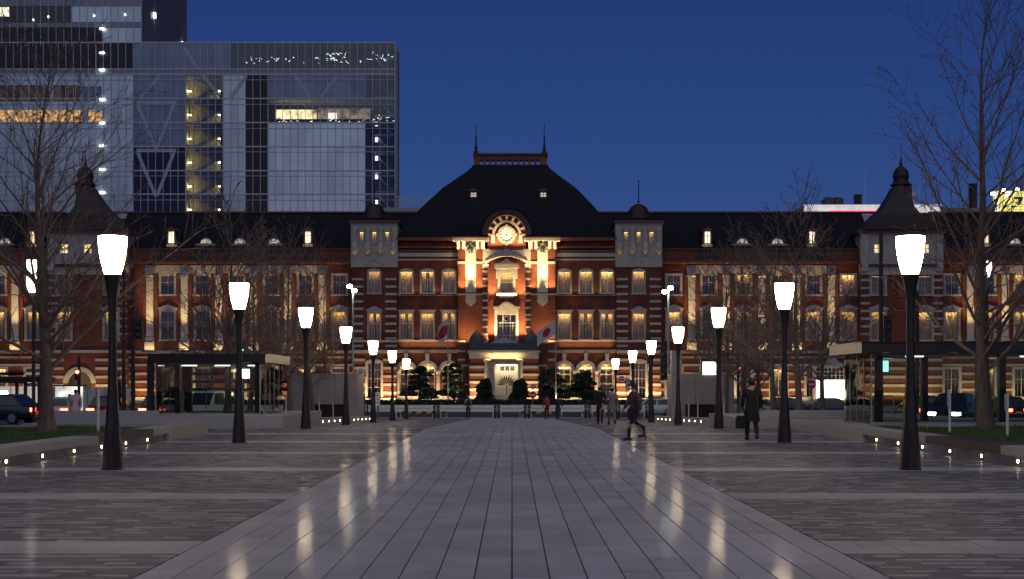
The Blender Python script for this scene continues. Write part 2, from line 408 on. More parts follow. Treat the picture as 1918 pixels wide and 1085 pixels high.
def lawn(sx):
    a, b = sorted((sx*10.26, sx*17.2))
    m = MB(); nx, ny = 14, 40
    rr = random.Random(5)
    vs_ = [(a+(b-a)*i/nx, 12+28*j/ny, 0.30 + 0.05*math.sin(i*0.9)*math.sin(j*0.5) + rr.uniform(-.01,.01)) for j in range(ny+1) for i in range(nx+1)]
    m.add(vs_, [(j*(nx+1)+i, j*(nx+1)+i+1, (j+1)*(nx+1)+i+1, (j+1)*(nx+1)+i) for j in range(ny) for i in range(nx)])
    m.box(a, b, 12, 40, -0.03, 0.22)
    o = m.build('lawn', GRASSB); o['kind'] = 'structure'
    n = 42000; rs = np.random.RandomState(11 + (sx > 0))
    x = rs.uniform(a+.02, b-.02, n); y = 20 + 19.9*rs.uniform(0, 1, n); h = rs.uniform(.04, .12, n)
    z = 0.30 + 0.05*np.sin((x-a)/(b-a)*nx*0.9)*np.sin((y-12)/28*ny*0.5)
    an = rs.uniform(0, 6.28, n); w = 0.012
    V = np.zeros((n,3,3)); V[:,0] = np.stack([x-w*np.cos(an), y-w*np.sin(an), z-.02],1); V[:,1] = np.stack([x+w*np.cos(an), y+w*np.sin(an), z-.02],1)
    V[:,2] = np.stack([x+rs.uniform(-.04,.04,n), y+rs.uniform(-.04,.04,n), z+h],1)
    me = bpy.data.meshes.new('grass'); me.from_pydata(V.reshape(-1,3).tolist(), [], np.arange(3*n).reshape(-1,3).tolist()); me.materials.append(GRASS)
    g = bpy.data.objects.new('grass', me); C.objects.link(g)
    tag(g, 'short winter grass on the lawn beside the ' + ('right' if sx > 0 else 'left') + ' seat wall', 'grass', kind='stuff')
    g['label'] = 'short grass on the lawn below the larger glass pavilion' if sx > 0 else 'short grass on the lawn below the smaller glass pavilion'
    # outer kerb of the lawn
    t = thing('lawn_kerb', 'granite kerb closing the lawn on the road side, ' + ('near the larger glass pavilion' if sx > 0 else 'near the red tail lights'), 'kerb', (sx*17.3, 12, 0))
    y = 12
    while y < 40:
        q = MB(); c, d = sorted((sx*17.2, sx*17.45)); q.box(c, d, y+.004, y+1.996, -0.05, 0.36); q.build('kerb_stone', GRANITE, t, True); y += 2
    x = 10.26
    while x < 17.1:
        e = min(x+1.2, 17.2); q = MB(); c, d = sorted((sx*x, sx*e)); q.box(c+.004, d-.004, 40.0, 40.3, -0.05, 0.37); q.build('kerb_stone', GRANITE, t, True); x = e
for sx in (-1, 1): lawn(sx)

# stone platforms under the glass pavilions, two steps each, built of long blocks
def blocks(parent, name, x0, x1, y0, y1, z0, z1, ln, m=GRANITE, along='x'):
    if along == 'x':
        x = x0
        while x < x1 - 0.02:
            e = min(x+ln, x1); q = MB(); q.box(x+.004, e-.004, y0, y1, z0, z1); q.build(name, m, parent, True); x = e
    else:
        y = y0
        while y < y1 - 0.02:
            e = min(y+ln, y1); q = MB(); q.box(x0, x1, y+.004, e-.004, z0, z1); q.build(name, m, parent, True); y = e
pl = thing('stone_platform', 'long pale stone platform with a low step under the smaller glass pavilion', 'platform', (-12, 50, -0.1))
blocks(pl, 'step_block', -17.4, -11.6, 47.6, 49.9, -0.3, 0.20, 1.9)
blocks(pl, 'platform_block', -17.4, -8.5, 49.9, 51.0, -0.3, 0.43, 2.1)
q = MB(); q.box(-17.4, -8.9, 51.0, 60.0, -0.4, 0.42); q.build('platform_core', GSTONE, pl, True)
blocks(pl, 'edge_block', -8.9, -8.5, 51.0, 60.0, -0.4, 0.43, 1.8, along='y')
blocks(pl, 'parapet_block', -17.4, -13.2, 50.0, 50.35, 0.431, 0.62, 2.1)
pr = thing('stone_platform', 'pale stone platform with a low step under the larger glass pavilion', 'platform', (12, 41.2, 0))
blocks(pr, 'step_block', 9.7, 17.4, 41.04, 41.9, -0.05, 0.22, 1.9)
q = MB(); q.box(11.0, 26, 41.9, 52.0, -0.4, 0.30); q.build('platform_core', GSTONE, pr, True)
blocks(pr, 'platform_block', 9.9, 11.0, 41.9, 49.5, -0.4, 0.31, 1.9, along='y')
pr2 = thing('stone_platform', 'stepped stone planter wall under the thick trunked bare tree beside the no entry sign', 'platform', (11, 49.6, 0))
blocks(pr2, 'platform_block', 8.5, 13.0, 49.7, 50.3, -0.3, 0.40, 2.1)
blocks(pr2, 'step_block', 9.2, 13.0, 50.3, 51.2, -0.3, 0.62, 2.1)
q = MB(); q.box(8.5, 17.0, 51.2, 58.0, -0.6, 0.35); q.build('planter_core', GSTONE, pr2, True)
# low planters further along the path, with rows of small lights
for sx in (-1, 1):
    t = thing('planter_wall', 'low planter wall dotted with tiny lights, on the ' + ('side of the dark coated man' if sx > 0 else 'side of the smaller glass pavilion'), 'planter', (sx*8.7, 58, 0))
    for y0 in range(60, 84, 2):
        q = MB(); a, b = sorted((sx*8.6, sx*8.95)); y1 = y0+1.99
        zz = gz(y0)
        q.box(a, b, y0+.005, y1, zz-0.2, zz+0.30); q.build('wall_block', GSTONE, t, True)
        wall_light(t, sx*8.6 - sx*0.005, y0+1.0, zz+0.14, sx)
        q = MB(); a, b = sorted((sx*8.96, sx*14)); q.box(a, b, y0, y0+2, zz-0.3, zz+0.22); q.build('planting_bed', GRASSB, t, True)
    for y0 in np.arange(61, 83, 4.1):
        pass
# ------------------------------------------------------------------ lamp posts
def make_lamp():
    t = thing('lamp_post', 'black tapered lamp post with a glowing tumbler shaped glass shade beside the pale path', 'lamp post', (0,0,0), 0, 'lamp posts lining the paved avenue')
    b = MB()
    b.lathe([(0.205,0),(0.205,0.035),(0.185,0.05),(0.172,0.35),(0.125,0.95),(0.092,1.55),(0.076,2.2),(0.074,2.9),(0.085,3.2),(0.115,3.42),(0.148,3.58)], 8, rot=math.pi/8)
    b.build('post', BLACKM, t)
    b = MB(); b.lathe([(0.150,3.58),(0.158,3.60),(0.158,3.63),(0.150,3.645)], 16); b.build('shade_collar', BLACKM, t)
    b = MB(); b.lathe([(0.143,3.645),(0.17,3.72),(0.205,3.86),(0.235,4.02),(0.253,4.18),(0.262,4.345)], 20); b.build('glass_shade', LAMPG, t, smooth=True)
    b = MB(); b.lathe([(0.268,4.345),(0.268,4.362),(0.22,4.372),(0.02,4.376)], 20); b.build('shade_cap', BLACKM, t)
    b = MB(); b.box(-0.05, 0.05, -0.19, -0.17, 0.45, 0.75); b.build('access_door', DMETAL, t)
    return t
lamp = make_lamp()
DL = [1.8, 13.4, 25.0, 36.6, 48.3, 59.6, 71.7, 83.7, 97.0]
LPX = [(959-7.42*F/1.8,959+7.42*F/1.8),(959-7.42*F/13.4,959+7.42*F/13.4),(211,1705),(448,1469),(573,1346),(648,1270),(699,1220),(735,1185),(761,1153)]
first = True
for D, (a, b) in zip(DL, LPX):
    for px in (a, b):
        loc = (wx(px, D), D, gz(D))
        if first: lamp.location = loc; first = False   # the rows go on past the camera
        else: copy_tree(lamp, None, loc)

# ------------------------------------------------------------------ bare trees
def tree_mesh(seed, H, r0, fork, spread, n_main, dens=1.0, leader=True, minr=0.006):
    rr = random.Random(seed); segs_t, segs = [], []
    def jit(d, a):
        v = Vector((rr.uniform(-1,1), rr.uniform(-1,1), rr.uniform(-1,1)))*a
        q = d + v; q.normalize(); return q
    def limb(p, d, ln, r, depth, out):
        n = max(3, int(ln/(0.34 if depth < 2 else 0.22))); st = ln/n
        for i in range(n):
            f = i/n
            d2 = jit(d, 0.16 if depth else 0.07); d2.z += 0.05 if depth else 0; d2.normalize(); d = d2
            q = p + d*st; ra = max(minr, r*(1-0.80*f)); rb = max(minr, r*(1-0.80*(i+1)/n))
            (segs_t if out else segs).append((p, q, ra, rb)); p = q
            if depth < 3 and i >= 1:
                k = dens*(1.0 if depth == 0 else (0.95 if depth == 1 else 0.7))
                while rr.random() < k:
                    k -= 1
                    az = rr.uniform(0, 6.283); side = d.orthogonal().normalized(); side.rotate(Matrix.Rotation(az, 3, d))
                    ang = rr.uniform(0.5, 1.0)
                    dd = d*math.cos(ang) + side*math.sin(ang); dd.z += 0.12; dd.normalize()
                    l2 = ln*(1-f*0.65)*rr.uniform(0.22, 0.46)
                    if depth == 2: l2 = min(l2, rr.uniform(.15, .5))
                    if l2 > 0.12: limb(p, dd, l2, max(minr, rb*rr.uniform(0.4, 0.62)), depth+1, False)
    # trunk
    p = Vector((0,0,-0.05)); d = Vector((0,0,1)); n = max(6, int(H*0.95/0.4)); st = H*0.95/n
    for i in range(n):
        z = p.z; d = jit(d, 0.035); d.x -= p.x*0.05; d.y -= p.y*0.05; d.normalize()
        q = p + d*st; f = i/n
        fl = 1.0 + 0.45*max(0, 1-z/0.5)
        ra = r0*(1-f)**1.35*fl + 0.008; rb = r0*(1-(i+1)/n)**1.35*(1.0+0.45*max(0,1-q.z/0.5)) + 0.008
        segs_t.append((p, q, ra, rb)); p = q
        if q.z > fork:
            g = (q.z - fork)/(H-fork)
            m = n_main*st/(H-fork)
            while rr.random() < m:
                m -= 1
                az = rr.uniform(0, 6.283); el = math.radians(rr.uniform(22, 52) + 22*g)
                dd = Vector((math.cos(az)*math.cos(el), math.sin(az)*math.cos(el), math.sin(el)))
                ln = spread*(1.25 - 0.85*g)*rr.uniform(0.75, 1.25)
                limb(q, dd, ln, max(0.015, min(0.055, rb*rr.uniform(0.34, 0.55))), 0, False)
    def mesh(name, S, m, nmax):
        V, Fc = [], []
        for p, q, ra, rb in S:
            n = nmax if ra > 0.06 else (5 if ra > 0.025 else 3)
            d = q - p; d.normalize(); u = d.orthogonal().normalized(); w = d.cross(u)
            b0 = len(V)
            for (c, r) in ((p - d*ra*0.15, ra), (q + d*rb*0.15, rb)):
                for k in range(n):
                    a = 6.28318*k/n; V.append(tuple(c + u*(r*math.cos(a)) + w*(r*math.sin(a))))
            for k in range(n): Fc.append((b0+k, b0+(k+1) % n, b0+n+(k+1) % n, b0+n+k))
        me = bpy.data.meshes.new(name); me.from_pydata(V, [], Fc); me.polygons.foreach_set('use_smooth', [True]*len(Fc)); me.materials.append(m); return me
    return mesh('trunk', segs_t, BARK, 12), mesh('branches', segs, TWIG, 6)
def tree(meshes, loc, rz, label, group, s=1.0):
    t = thing('bare_tree', label, 'tree', loc, rz, group)
    for n, me in zip(('trunk', 'branches'), meshes):
        o = bpy.data.objects.new(n, me); C.objects.link(o); o.parent = t; o.scale = (s, s, s)
    return t
TA = tree_mesh(21, 11.0, 0.20, 1.35, 4.3, 46, 1.5, minr=0.0075)
TB = tree_mesh(34, 12.8, 0.20, 1.5, 4.2, 46, 1.45, minr=0.0075)
TC = tree_mesh(5, 9.4, 0.14, 1.6, 2.9, 48, 1.35, minr=0.012)
TD = tree_mesh(9, 9.0, 0.14, 1.5, 2.7, 48, 1.35, minr=0.012)
G1 = 'bare winter trees along the avenue'
tree(TA, (wx(88,37), 37, 0.30), 0.4, 'large bare tree on the lawn near the red tail lights', G1)
tree(TB, (wx(1846,37), 37, 0.30), 2.0, 'large bare tree on the lawn before the larger glass pavilion', G1)
tree(TB, (-14.6, 27.5, 0.30), 4.1, 'bare tree rooted beyond the picture edge, its twigs lit orange by the nearest left lamp', G1, 0.9)
tree(TA, (15.2, 28.5, 0.30), 3.0, 'bare tree rooted beyond the picture edge over the lawn with the wooden bench planks', G1, 1.0)
bg = [(426,55,0.35,0,'bare tree standing inside the outline of the smaller glass pavilion'),
      (505,72,-.2,1,'bare tree behind the roof edge of the smaller glass pavilion'),
      (544,64,-.1,0,'bare tree just beside the glazed side of the smaller glass pavilion'),
      (585,76,-.3,1,'bare tree in front of the ventilation block near the road sign board'),
      (1359,76,-.3,0,'bare tree in front of the ventilation block with the pink panel'),
      (1388,70,-.2,1,'bare tree behind the dark coated man'),
      (1449,61,0.0,0,'bare tree between the dark coated man and the round no entry sign'),
      (1496,54,0.33,1,'bare tree with a thick trunk beside the round no entry sign'),
      (1425,80,-.35,1,'slender bare tree beyond the dark coated man, before the pilasters'),
      (1325,86,-.6,0,'slender bare tree beyond the lit white panel'),
      (1540,68,-.2,0,'slender bare tree beyond the round no entry sign, before the bright entrance'),
      (468,66,-.2,1,'slender bare tree right behind the glass of the smaller pavilion'),
      (612,84,-.6,0,'slender bare tree beyond the ventilation block without a pylon'),
      (395,80,-.4,0,'slender bare tree beyond the smaller glass pavilion, before the pilasters')]
for i, (px, D, z, k, lab) in enumerate(bg):
    tree((TC, TD)[k], (wx(px, D), D, z), i*1.3, lab, G1, 1.0 if D < 70 else 1.06)

# ------------------------------------------------------------------ glass pavilions
def pavilion(name, label, x0, x1, y0, y1, zb, zt, npan, nside, cols, fascia, ov, wing, signx, signm, fm):
    t = thing(name, label, 'pavilion', ((x0+x1)/2, y0, zb))
    b = MB(); b.box(x0-ov, x1+ov, y0-ov, y1+ov, zt-fascia, zt-0.03); b.build('roof_slab', fm, t, True)
    b = MB(); b.box(x0-ov-0.03, x1+ov+0.03, y0-ov-0.03, y1+ov+0.03, zt-0.028, zt+0.02); b.build('roof_edge', BLACKM, t, True)
    b = MB(); b.box(x0+.25, x1-.25, y0+.25, y1-.25, zt-fascia-0.06, zt-fascia-0.002); b.build('ceiling', mat('pavilion_ceiling',(0.30,0.29,0.27),0.7), t, True)
    for i in range(npan):
        a = x0 + (x1-x0)*i/npan; c = x0 + (x1-x0)*(i+1)/npan
        for yy in (y0, y1):
            q = MB(); q.box(a+.008, c-.008, yy-.008, yy+.008, zb+.04, zt-fascia); q.build('glass_panel', PGLASS, t, True)
    for i in range(nside):
        a = y0 + (y1-y0)*i/nside; c = y0 + (y1-y0)*(i+1)/nside
        for xx in (x0, x1):
            q = MB(); q.box(xx-.008, xx+.008, a+.012, c-.012, zb+.04, zt-fascia); q.build('glass_panel', PGLASS, t, True)
        for xx in (x0, x1):
            q = MB(); q.box(xx-.02, xx+.02, a-.012, a+.012, zb, zt-fascia); q.build('mullion', GALV, t, True)
    for cx_, cy_ in cols:
        q = MB(); q.box(cx_-.11, cx_+.11, cy_-.11, cy_+.11, zb-.02, zt-fascia); q.build('column', BLACKM, t, True)
    q = MB(); q.box(x0-.03, x1+.03, y0-.03, y0+.03, zb-.01, zb+.05); q.box(x0-.03, x1+.03, y1-.03, y1+.03, zb-.01, zb+.05); q.build('sill_rail', GALV, t, True)
    # stair well handrail and hanging lit sign
    q = MB()
    for xx in (x0+0.9, x1-0.9): q.tube([(xx, y0+.6, zb+.0), (xx, y0+.6, zb+.9), (xx, y1-.6, zb+.9), (xx, y1-.6, zb)], 0.025, 6)
    q.build('handrail', GALV, t, True)
    q = MB(); q.box(signx-.22, signx+.22, y0+.9, y0+.98, zt-fascia-.62, zt-fascia-.22); s = q.build('hanging_sign', BLACKM, t, True)
    q = MB(); q.box(signx-.20, signx+.20, y0+.885, y0+.898, zt-fascia-.60, zt-fascia-.24); l = q.build('lit_face', signm, s); l.location = -wloc(t)
    for i in range(3):
        xx = x0 + (x1-x0)*(i+.5)/3
        q = MB(); q.box(xx-.3, xx+.3, (y0+y1)/2-.05, (y0+y1)/2+.05, zt-fascia-.09, zt-fascia-.062); q.build('ceiling_light', emit('pavilion_light_%d' % i, (0.95,1.0,0.9), 5.0), t, True)
    return t
FASC = mat('pavilion_fascia', (0.018,0.017,0.019), 0.4, 0.3, vary=0.15)
FASB = mat('bronze_fascia', (0.055,0.046,0.04), 0.4, 0.3, vary=0.15)
pavilion('glass_pavilion', 'smaller glass entrance pavilion with a flat black roof on the stone platform', wx(292,52), wx(487,52), 52, 57.2, 0.43, wz(664,52), 4, 5,
         [(wx(282,52), 52.0), (wx(315,52), 53.5), (wx(481,52), 52.3), (wx(292,52)+.1, 57)], 0.32, 0.25, 0, wx(458,52.9), emit('lit_white_sign',(0.85,1.0,0.92),4.0), FASC)
pavilion('glass_pavilion', 'larger glass entrance pavilion with a long flat bronze roof behind the lawn', wx(1632,44), 23.5, 44, 47.6, 0.31, wz(642,44), 7, 4,
         [(wx(1646,44.4), 44.4), (wx(1838,44), 44.2), (wx(1880,44), 44.2), (20, 44.2), (20, 47.3), (14.5, 47.3)], 0.34, 0.42, 0, wx(1633,44.9)+0.35, emit('lit_green_sign',(0.25,1.0,0.7),2.2), FASB)
# ------------------------------------------------------------------ the brick station
DF = F/16.0
GB = -1.0
st = thing('station_building', 'long red brick station with pale stone bands, slate roofs and a lit clock gable', 'building', (0, DF, GB))
def X(px, dy=0.0): return (px-CX)*(DF+dy)/F
def Z(py, dy=0.0): return CH+(HY-py)*(DF+dy)/F
def mir(px): return 1898.0-px
def P(b, name, m, smooth=False, parent=None):
    o = b.build(name, m, st if parent is None else None, parent is None, smooth)
    if parent is not None:
        o.parent = parent; o.location = -wloc(parent)
    return o
def bx(b, p0, p1, q0, q1, d0, d1, dref=None):
    """box from pixel edges: x p0..p1, rows q0 (top)..q1 (bottom), depth d0..d1 behind the facade plane"""
    r = d0 if dref is None else dref
    return b.box(X(p0,r), X(p1,r), DF+d0, DF+d1, Z(q1,r), Z(q0,r))
def wall(name, p0, p1, q0, q1, dy, holes, m=BRICK, depth=0.45):
    """front sheet with real openings and reveals; holes: px0,px1,py0,py1"""
    xs = sorted(set([p0,p1]+[h[0] for h in holes]+[h[1] for h in holes])); zs = sorted(set([q0,q1]+[h[2] for h in holes]+[h[3] for h in holes]))
    b = MB(); y = DF+dy
    for a, c in zip(xs[:-1], xs[1:]):
        for e, g in zip(zs[:-1], zs[1:]):
            mx_, mz_ = (a+c)/2, (e+g)/2
            if any(h[0] < mx_ < h[1] and h[2] < mz_ < h[3] for h in holes): continue
            b.add([(X(a,dy),y,Z(g,dy)),(X(c,dy),y,Z(g,dy)),(X(c,dy),y,Z(e,dy)),(X(a,dy),y,Z(e,dy))], [(0,1,2,3)])
    for h in holes:
        x0,x1,z0,z1 = X(h[0],dy),X(h[1],dy),Z(h[3],dy),Z(h[2],dy)
        b.add([(x0,y,z0),(x0,y+depth,z0),(x0,y+depth,z1),(x0,y,z1)], [(0,1,2,3)]); b.add([(x1,y,z0),(x1,y+depth,z0),(x1,y+depth,z1),(x1,y,z1)], [(3,2,1,0)])
        b.add([(x0,y,z1),(x1,y,z1),(x1,y+depth,z1),(x0,y+depth,z1)], [(0,1,2,3)]); b.add([(x0,y,z0),(x1,y,z0),(x1,y+depth,z0),(x0,y+depth,z0)], [(3,2,1,0)])
    return P(b, name, m)

# --- windows: prototypes in metres, origin at the middle of the sill on the wall face, +y goes inside
def win(kind, w, h, lit, bars_v=1, bars_h=(0.62,), sur=0.14, top=None, glow='now', deep=0.34, inside=None, cur=CURTAIN):
    if glow == 'now': glow = STRIP_NOW
    f = MB(); t = 0.055; y0, y1 = 0.16, 0.22; hw = w/2
    f.box(-hw, -hw+t, y0, y1, 0, h); f.box(hw-t, hw, y0, y1, 0, h); f.box(-hw+t, hw-t, y0, y1, 0, t); f.box(-hw+t, hw-t, y0, y1, h-t, h)
    for k in range(bars_v):
        x = -hw + w*(k+1)/(bars_v+1); f.box(x-.035, x+.035, y0+.004, y1-.004, t, h-t)
    for r in bars_h: f.box(-hw+t, hw-t, y0+.008, y1-.008, h*r-.03, h*r+.03)
    for k in range(bars_v+1):                    # thin glazing bars
        x = -hw + w*(k+.5)/(bars_v+1); f.box(x-.012, x+.012, y0+.012, y1-.012, t, h-t)
    root = f.build('window', FRAMEW)
    g = MB(); g.box(-hw+.01, hw-.01, 0.185, 0.195, .01, h-.01); g.build('pane', WGLASS, root)
    c = MB(); D_ = 0.24+deep
    if inside is None:
        n = 8                                    # a gently folded curtain
        for k in range(n):
            if OPEN_NOW and lit and k in (3, 4): continue
            xa = -hw-.02 + (w+.04)*k/n; xb = -hw-.02 + (w+.04)*(k+1)/n
            c.add([(xa, D_+(.03 if k % 2 else 0), -.02), (xb, D_+(0 if k % 2 else .03), -.02), (xb, D_+(0 if k % 2 else .03), h+.02), (xa, D_+(.03 if k % 2 else 0), h+.02)], [(0,1,2,3)])
        c.build('curtain', cur if lit else DARKIN, root)
        if OPEN_NOW and lit:
            c = MB(); c.box(-hw, hw, D_+.5, D_+.53, -.02, h+.02); c.build('room_wall', DARKIN, root)
    else:
        c.box(-hw, hw, D_, D_+.03, -.02, h+.02); c.build('interior', inside, root)
    if not lit:
        u = MB(); u.box(-hw*0.96, hw*0.96, 0.27, 0.275, h*0.45, h*0.99); u.build('blind', mat_blind, root)
    if lit and glow is not None:
        s = MB(); s.box(-hw*0.93, hw*0.93, 0.27, 0.27+min(.12, deep*.5), h-.045, h-.02); s.build('strip_light', glow, root)
    # stone surround
    s = MB(); o = sur
    s.box(-hw-o, -hw+.001, -.05, .12, -.001, h); s.box(hw-.001, hw+o, -.05, .12, -.001, h)
    if kind == 'arch':
        n = 12; R_ = hw+o; k = 0.42
        pts = [(-R_, h), (R_, h)] + [(R_*math.cos(math.pi*j/n), h+.02+R_*k*math.sin(math.pi*j/n)) for j in range(0, n+1)]
        s.prism(pts, -.05, .12)
    else:
        s.box(-hw-o, hw+o, -.05, .12, h, h+0.22)
    s.build('surround', STONE, root)
    s = MB(); s.box(-hw-o-.08, hw+o+.08, -.14, .12, -.16, -.002); s.build('sill', STONE, root)
    if kind in ('flat', 'pediment'):
        s = MB(); s.box(-hw-o-.16, hw+o+.16, -.22, .1, h+.30, h+.42); s.box(-hw-o-.05, hw+o+.05, -.10, .1, h+.221, h+.30)
        if kind == 'pediment':
            s.prism([(-hw-o-.16, h+.421), (hw+o+.16, h+.421), (0, h+.86)], -.18, .1)
        s.build('cornice_head', STONE, root)
    return root
mat_blind = mat('grey_blind', (0.20,0.21,0.22), 0.7, vary=0.1)
protos = {}
def getwin(k, v=0):
    key = (k, v)
    if key in protos: return protos[key]
    global STRIP_NOW, OPEN_NOW
    STRIP_NOW = (STRIP, STRIPB, STRIPC, STRIP)[v]; OPEN_NOW = v == 3
    if k == 'c3': r = win('arch', 1.45, 2.5, True)
    elif k == 'c2': r = win('flat', 1.45, 3.05, True)
    elif k == 't3': r = win('arch', 1.35, 2.5, True)
    elif k == 't2': r = win('pediment', 1.35, 3.1, True)
    elif k == 'w3': r = win('plain', 1.5, 2.3, False, sur=.26)
    elif k == 'w3l': r = win('plain', 1.5, 2.3, True, sur=.26)
    elif k == 'w2': r = win('pediment', 1.5, 3.3, False, sur=.26)
    elif k == 'w2l': r = win('pediment', 1.5, 3.3, True, sur=.26)
    elif k == 'w1': r = win('plain', 1.7, 3.3, True, sur=.3, bars_h=(.62,), glow=STRIPW)
    elif k == 'w1d': r = win('plain', 1.7, 3.3, False, sur=.3)
    elif k == 'tall1': r = win('arch', 1.55, 4.1, False, sur=.26, bars_v=1, bars_h=(.3,.55,.8))
    elif k == 'small': r = win('plain', 0.5, 1.2, True, sur=.06, bars_h=(.5,))
    elif k == 'slit': r = win('plain', 0.75, 2.0, True, sur=.1, inside=WHITELIT, glow=None)
    protos[key] = r; r['proto'] = 1
    return r
WR = random.Random(3)
def put(key, px, py_bottom, dy, name=None):
    p = getwin(key, WR.choice((0, 0, 1, 2, 3)) if key in ('c3','c2','t3','t2','w3l','w2l') else 0)
    l = Vector((X(px, dy), DF+dy, Z(py_bottom, dy))) - Vector((0, DF, GB))
    return copy_tree(p, st, l)
def band(p0, p1, q0, q1, dy, proud=0.08, m=STONE, name='stone_band', back=0.1):
    b = MB(); bx(b, p0, p1, q0, q1, dy-proud, dy+back, dy); return P(b, name, m)
def area(name, loc, size, size_y, direction, power, col, parent, spread=math.radians(150)):
    l = bpy.data.lights.new(name, 'AREA'); l.shape = 'RECTANGLE'; l.size = size; l.size_y = size_y; l.energy = power; l.color = col; l.spread = spread
    o = bpy.data.objects.new(name, l); C.objects.link(o); o.parent = parent
    o.location = Vector(loc) - wloc(parent)
    o.rotation_mode = 'QUATERNION'
    z = -Vector(direction).normalized(); x = Vector((1,0,0)); y = z.cross(x).normalized(); x = y.cross(z)
    o.rotation_quaternion = Matrix((x, y, z)).transposed().to_quaternion()
    return o
WARM = (1.0, 0.67, 0.28)
def flood(px0, px1, py, dy, out, power, tilt=0.35, col=WARM, width=0.14, spread=150):
    """slim linear uplight standing on a ledge: housing, lens and its own light"""
    b = MB(); x0, x1 = X(px0, dy), X(px1, dy); y = DF+dy-out; z = Z(py, dy)
    b.box(x0, x1, y-.09, y+.09, z-.10, z); o = P(b, 'uplight', BLACKM)
    area('uplight_lamp', ((x0+x1)/2, y, z+.03), abs(x1-x0)*.96, width, (0, tilt, 1), power, col, o, math.radians(spread))
    return o

# --- centre bays left and right of the portal
WC = [761, 800.5, 841]
for side in (0, 1):
    mm = (lambda p: p) if side == 0 else mir
    def seg(a, b): return (mm(a), mm(b)) if side == 0 else (mm(b), mm(a))
    p0, p1 = seg(742, 860)
    holes = []
    for c in WC:
        c = mm(c)
        holes += [(c-11.7, c+11.7, 509, 549.2), (c-11.7, c+11.7, 587, 636.0)]
        holes += [(c-13.5, c+13.5, 680, 743)]
        put('c3', c, 549, 0); put('c2', c, 636, 0)
    wall('brick_wall', p0, p1, 440, 768, 0, holes, depth=1.5)
    # arcade: arches, piers, loggia behind
    for c in WC:
        c = mm(c); zc = Z(695, 0); xc = X(c, 0); r = 13.5/16
        b = MB(); b.ring(xc, zc, r-.001, r+.40, DF-.12, DF+.3, n=18)
        b.prism([(xc-.16, Z(682.5)), (xc+.16, Z(682.5)), (xc+.24, Z(662)), (xc-.24, Z(662))], DF-.2, DF+.05)
        P(b, 'arch_ring', STONE)
        b = MB(); n = 14                          # spandrels round off the square opening
        for s_ in (-1, 1):
            pts = [(xc+s_*r, zc), (xc+s_*r, Z(680)+.01), (xc, Z(680)+.01)] + [(xc+s_*r*math.cos(math.pi/2*(1-j/n)), zc+r*math.sin(math.pi/2*(1-j/n))) for j in range(n)]
            b.prism(pts if s_ > 0 else pts[::-1], DF+.01, DF+.28)
        P(b, 'spandrel', STONE)
        # inner window of the loggia
        f = MB(); ya = DF+1.32
        for q in (-.78, -.03, .72): f.box(xc+q, xc+q+.07, ya, ya+.07, Z(743), Z(683))
        for q in (743, 720, 702, 690): f.box(xc-.78, xc+.79, ya+.01, ya+.06, Z(q), Z(q)+.08)
        fo = P(f, 'loggia_window', FRAMEW)
        f = MB(); f.box(xc-.8, xc+.8, ya+.03, ya+.04, Z(743), Z(683)); P(f, 'pane', WGLASS, parent=fo)
        f = MB(); f.box(xc-1.1, xc+1.1, ya+.10, ya+.13, Z(745), Z(680)); P(f, 'loggia_back', mat_loggia if 'mat_loggia' in globals() else CURTAIN, parent=fo)
        f = MB(); f.box(xc-.6, xc+.6, DF+.40, DF+.75, Z(681.5), Z(680.6)); P(f, 'loggia_lamp', STRIPW, parent=fo)
        f = MB(); f.box(xc-.62, xc+.62, ya+.075, ya+.085, Z(690), Z(689)); P(f, 'lamp_trim', STRIPW, parent=fo)
        b = MB()
        for j in range(6):
            b.lathe([(.05,0),(.09,.12),(.05,.3),(.09,.42),(.05,.55)], 6, (xc-.62+j*.25, DF-.18, Z(758)))
        b.box(xc-.85, xc+.85, DF-.28, DF-.08, Z(758)+.55, Z(758)+.66); b.box(xc-.85, xc+.85, DF-.3, DF-.06, Z(762), Z(758)); o = P(b, 'balustrade', STONE); o['kind'] = 'stuff'
    for c in (mm(780.7), mm(820.8), mm(745.5), mm(857)):
        b = MB(); xc = X(c); b.lathe([(.30,0),(.30,.15),(.22,.25),(.2,2.6),(.24,2.75),(.33,2.9),(.33,3.05)], 12, (xc, DF-.10, Z(743))); P(b, 'arcade_column', STONE)
    p0, p1 = seg(744, 858)
    for q0, q1, pr in ((655, 661, .14), (637.5, 640, .1), (552, 554, .08), (742.5, 765, .2), (485, 488, .1), (474, 481, .16)):
        band(p0, p1, q0, q1, 0, pr)
    band(p0, p1, 446, 451, 0, .75, COPPER, 'eaves_cornice'); band(p0, p1, 462, 465, 0, .4, COPPER, 'cornice_moulding'); band(p0, p1, 469, 472, 0, .25, COPPER, 'cornice_moulding')
    flood(*seg(748, 856), 757, -.3, .9, 155, tilt=.42, spread=100)
    flood(*seg(750, 854), 654, -.02, .40, 34, tilt=.35, spread=100)
    flood(*seg(750, 854), 551.5, -.02, .35, 14, tilt=.3, spread=100)

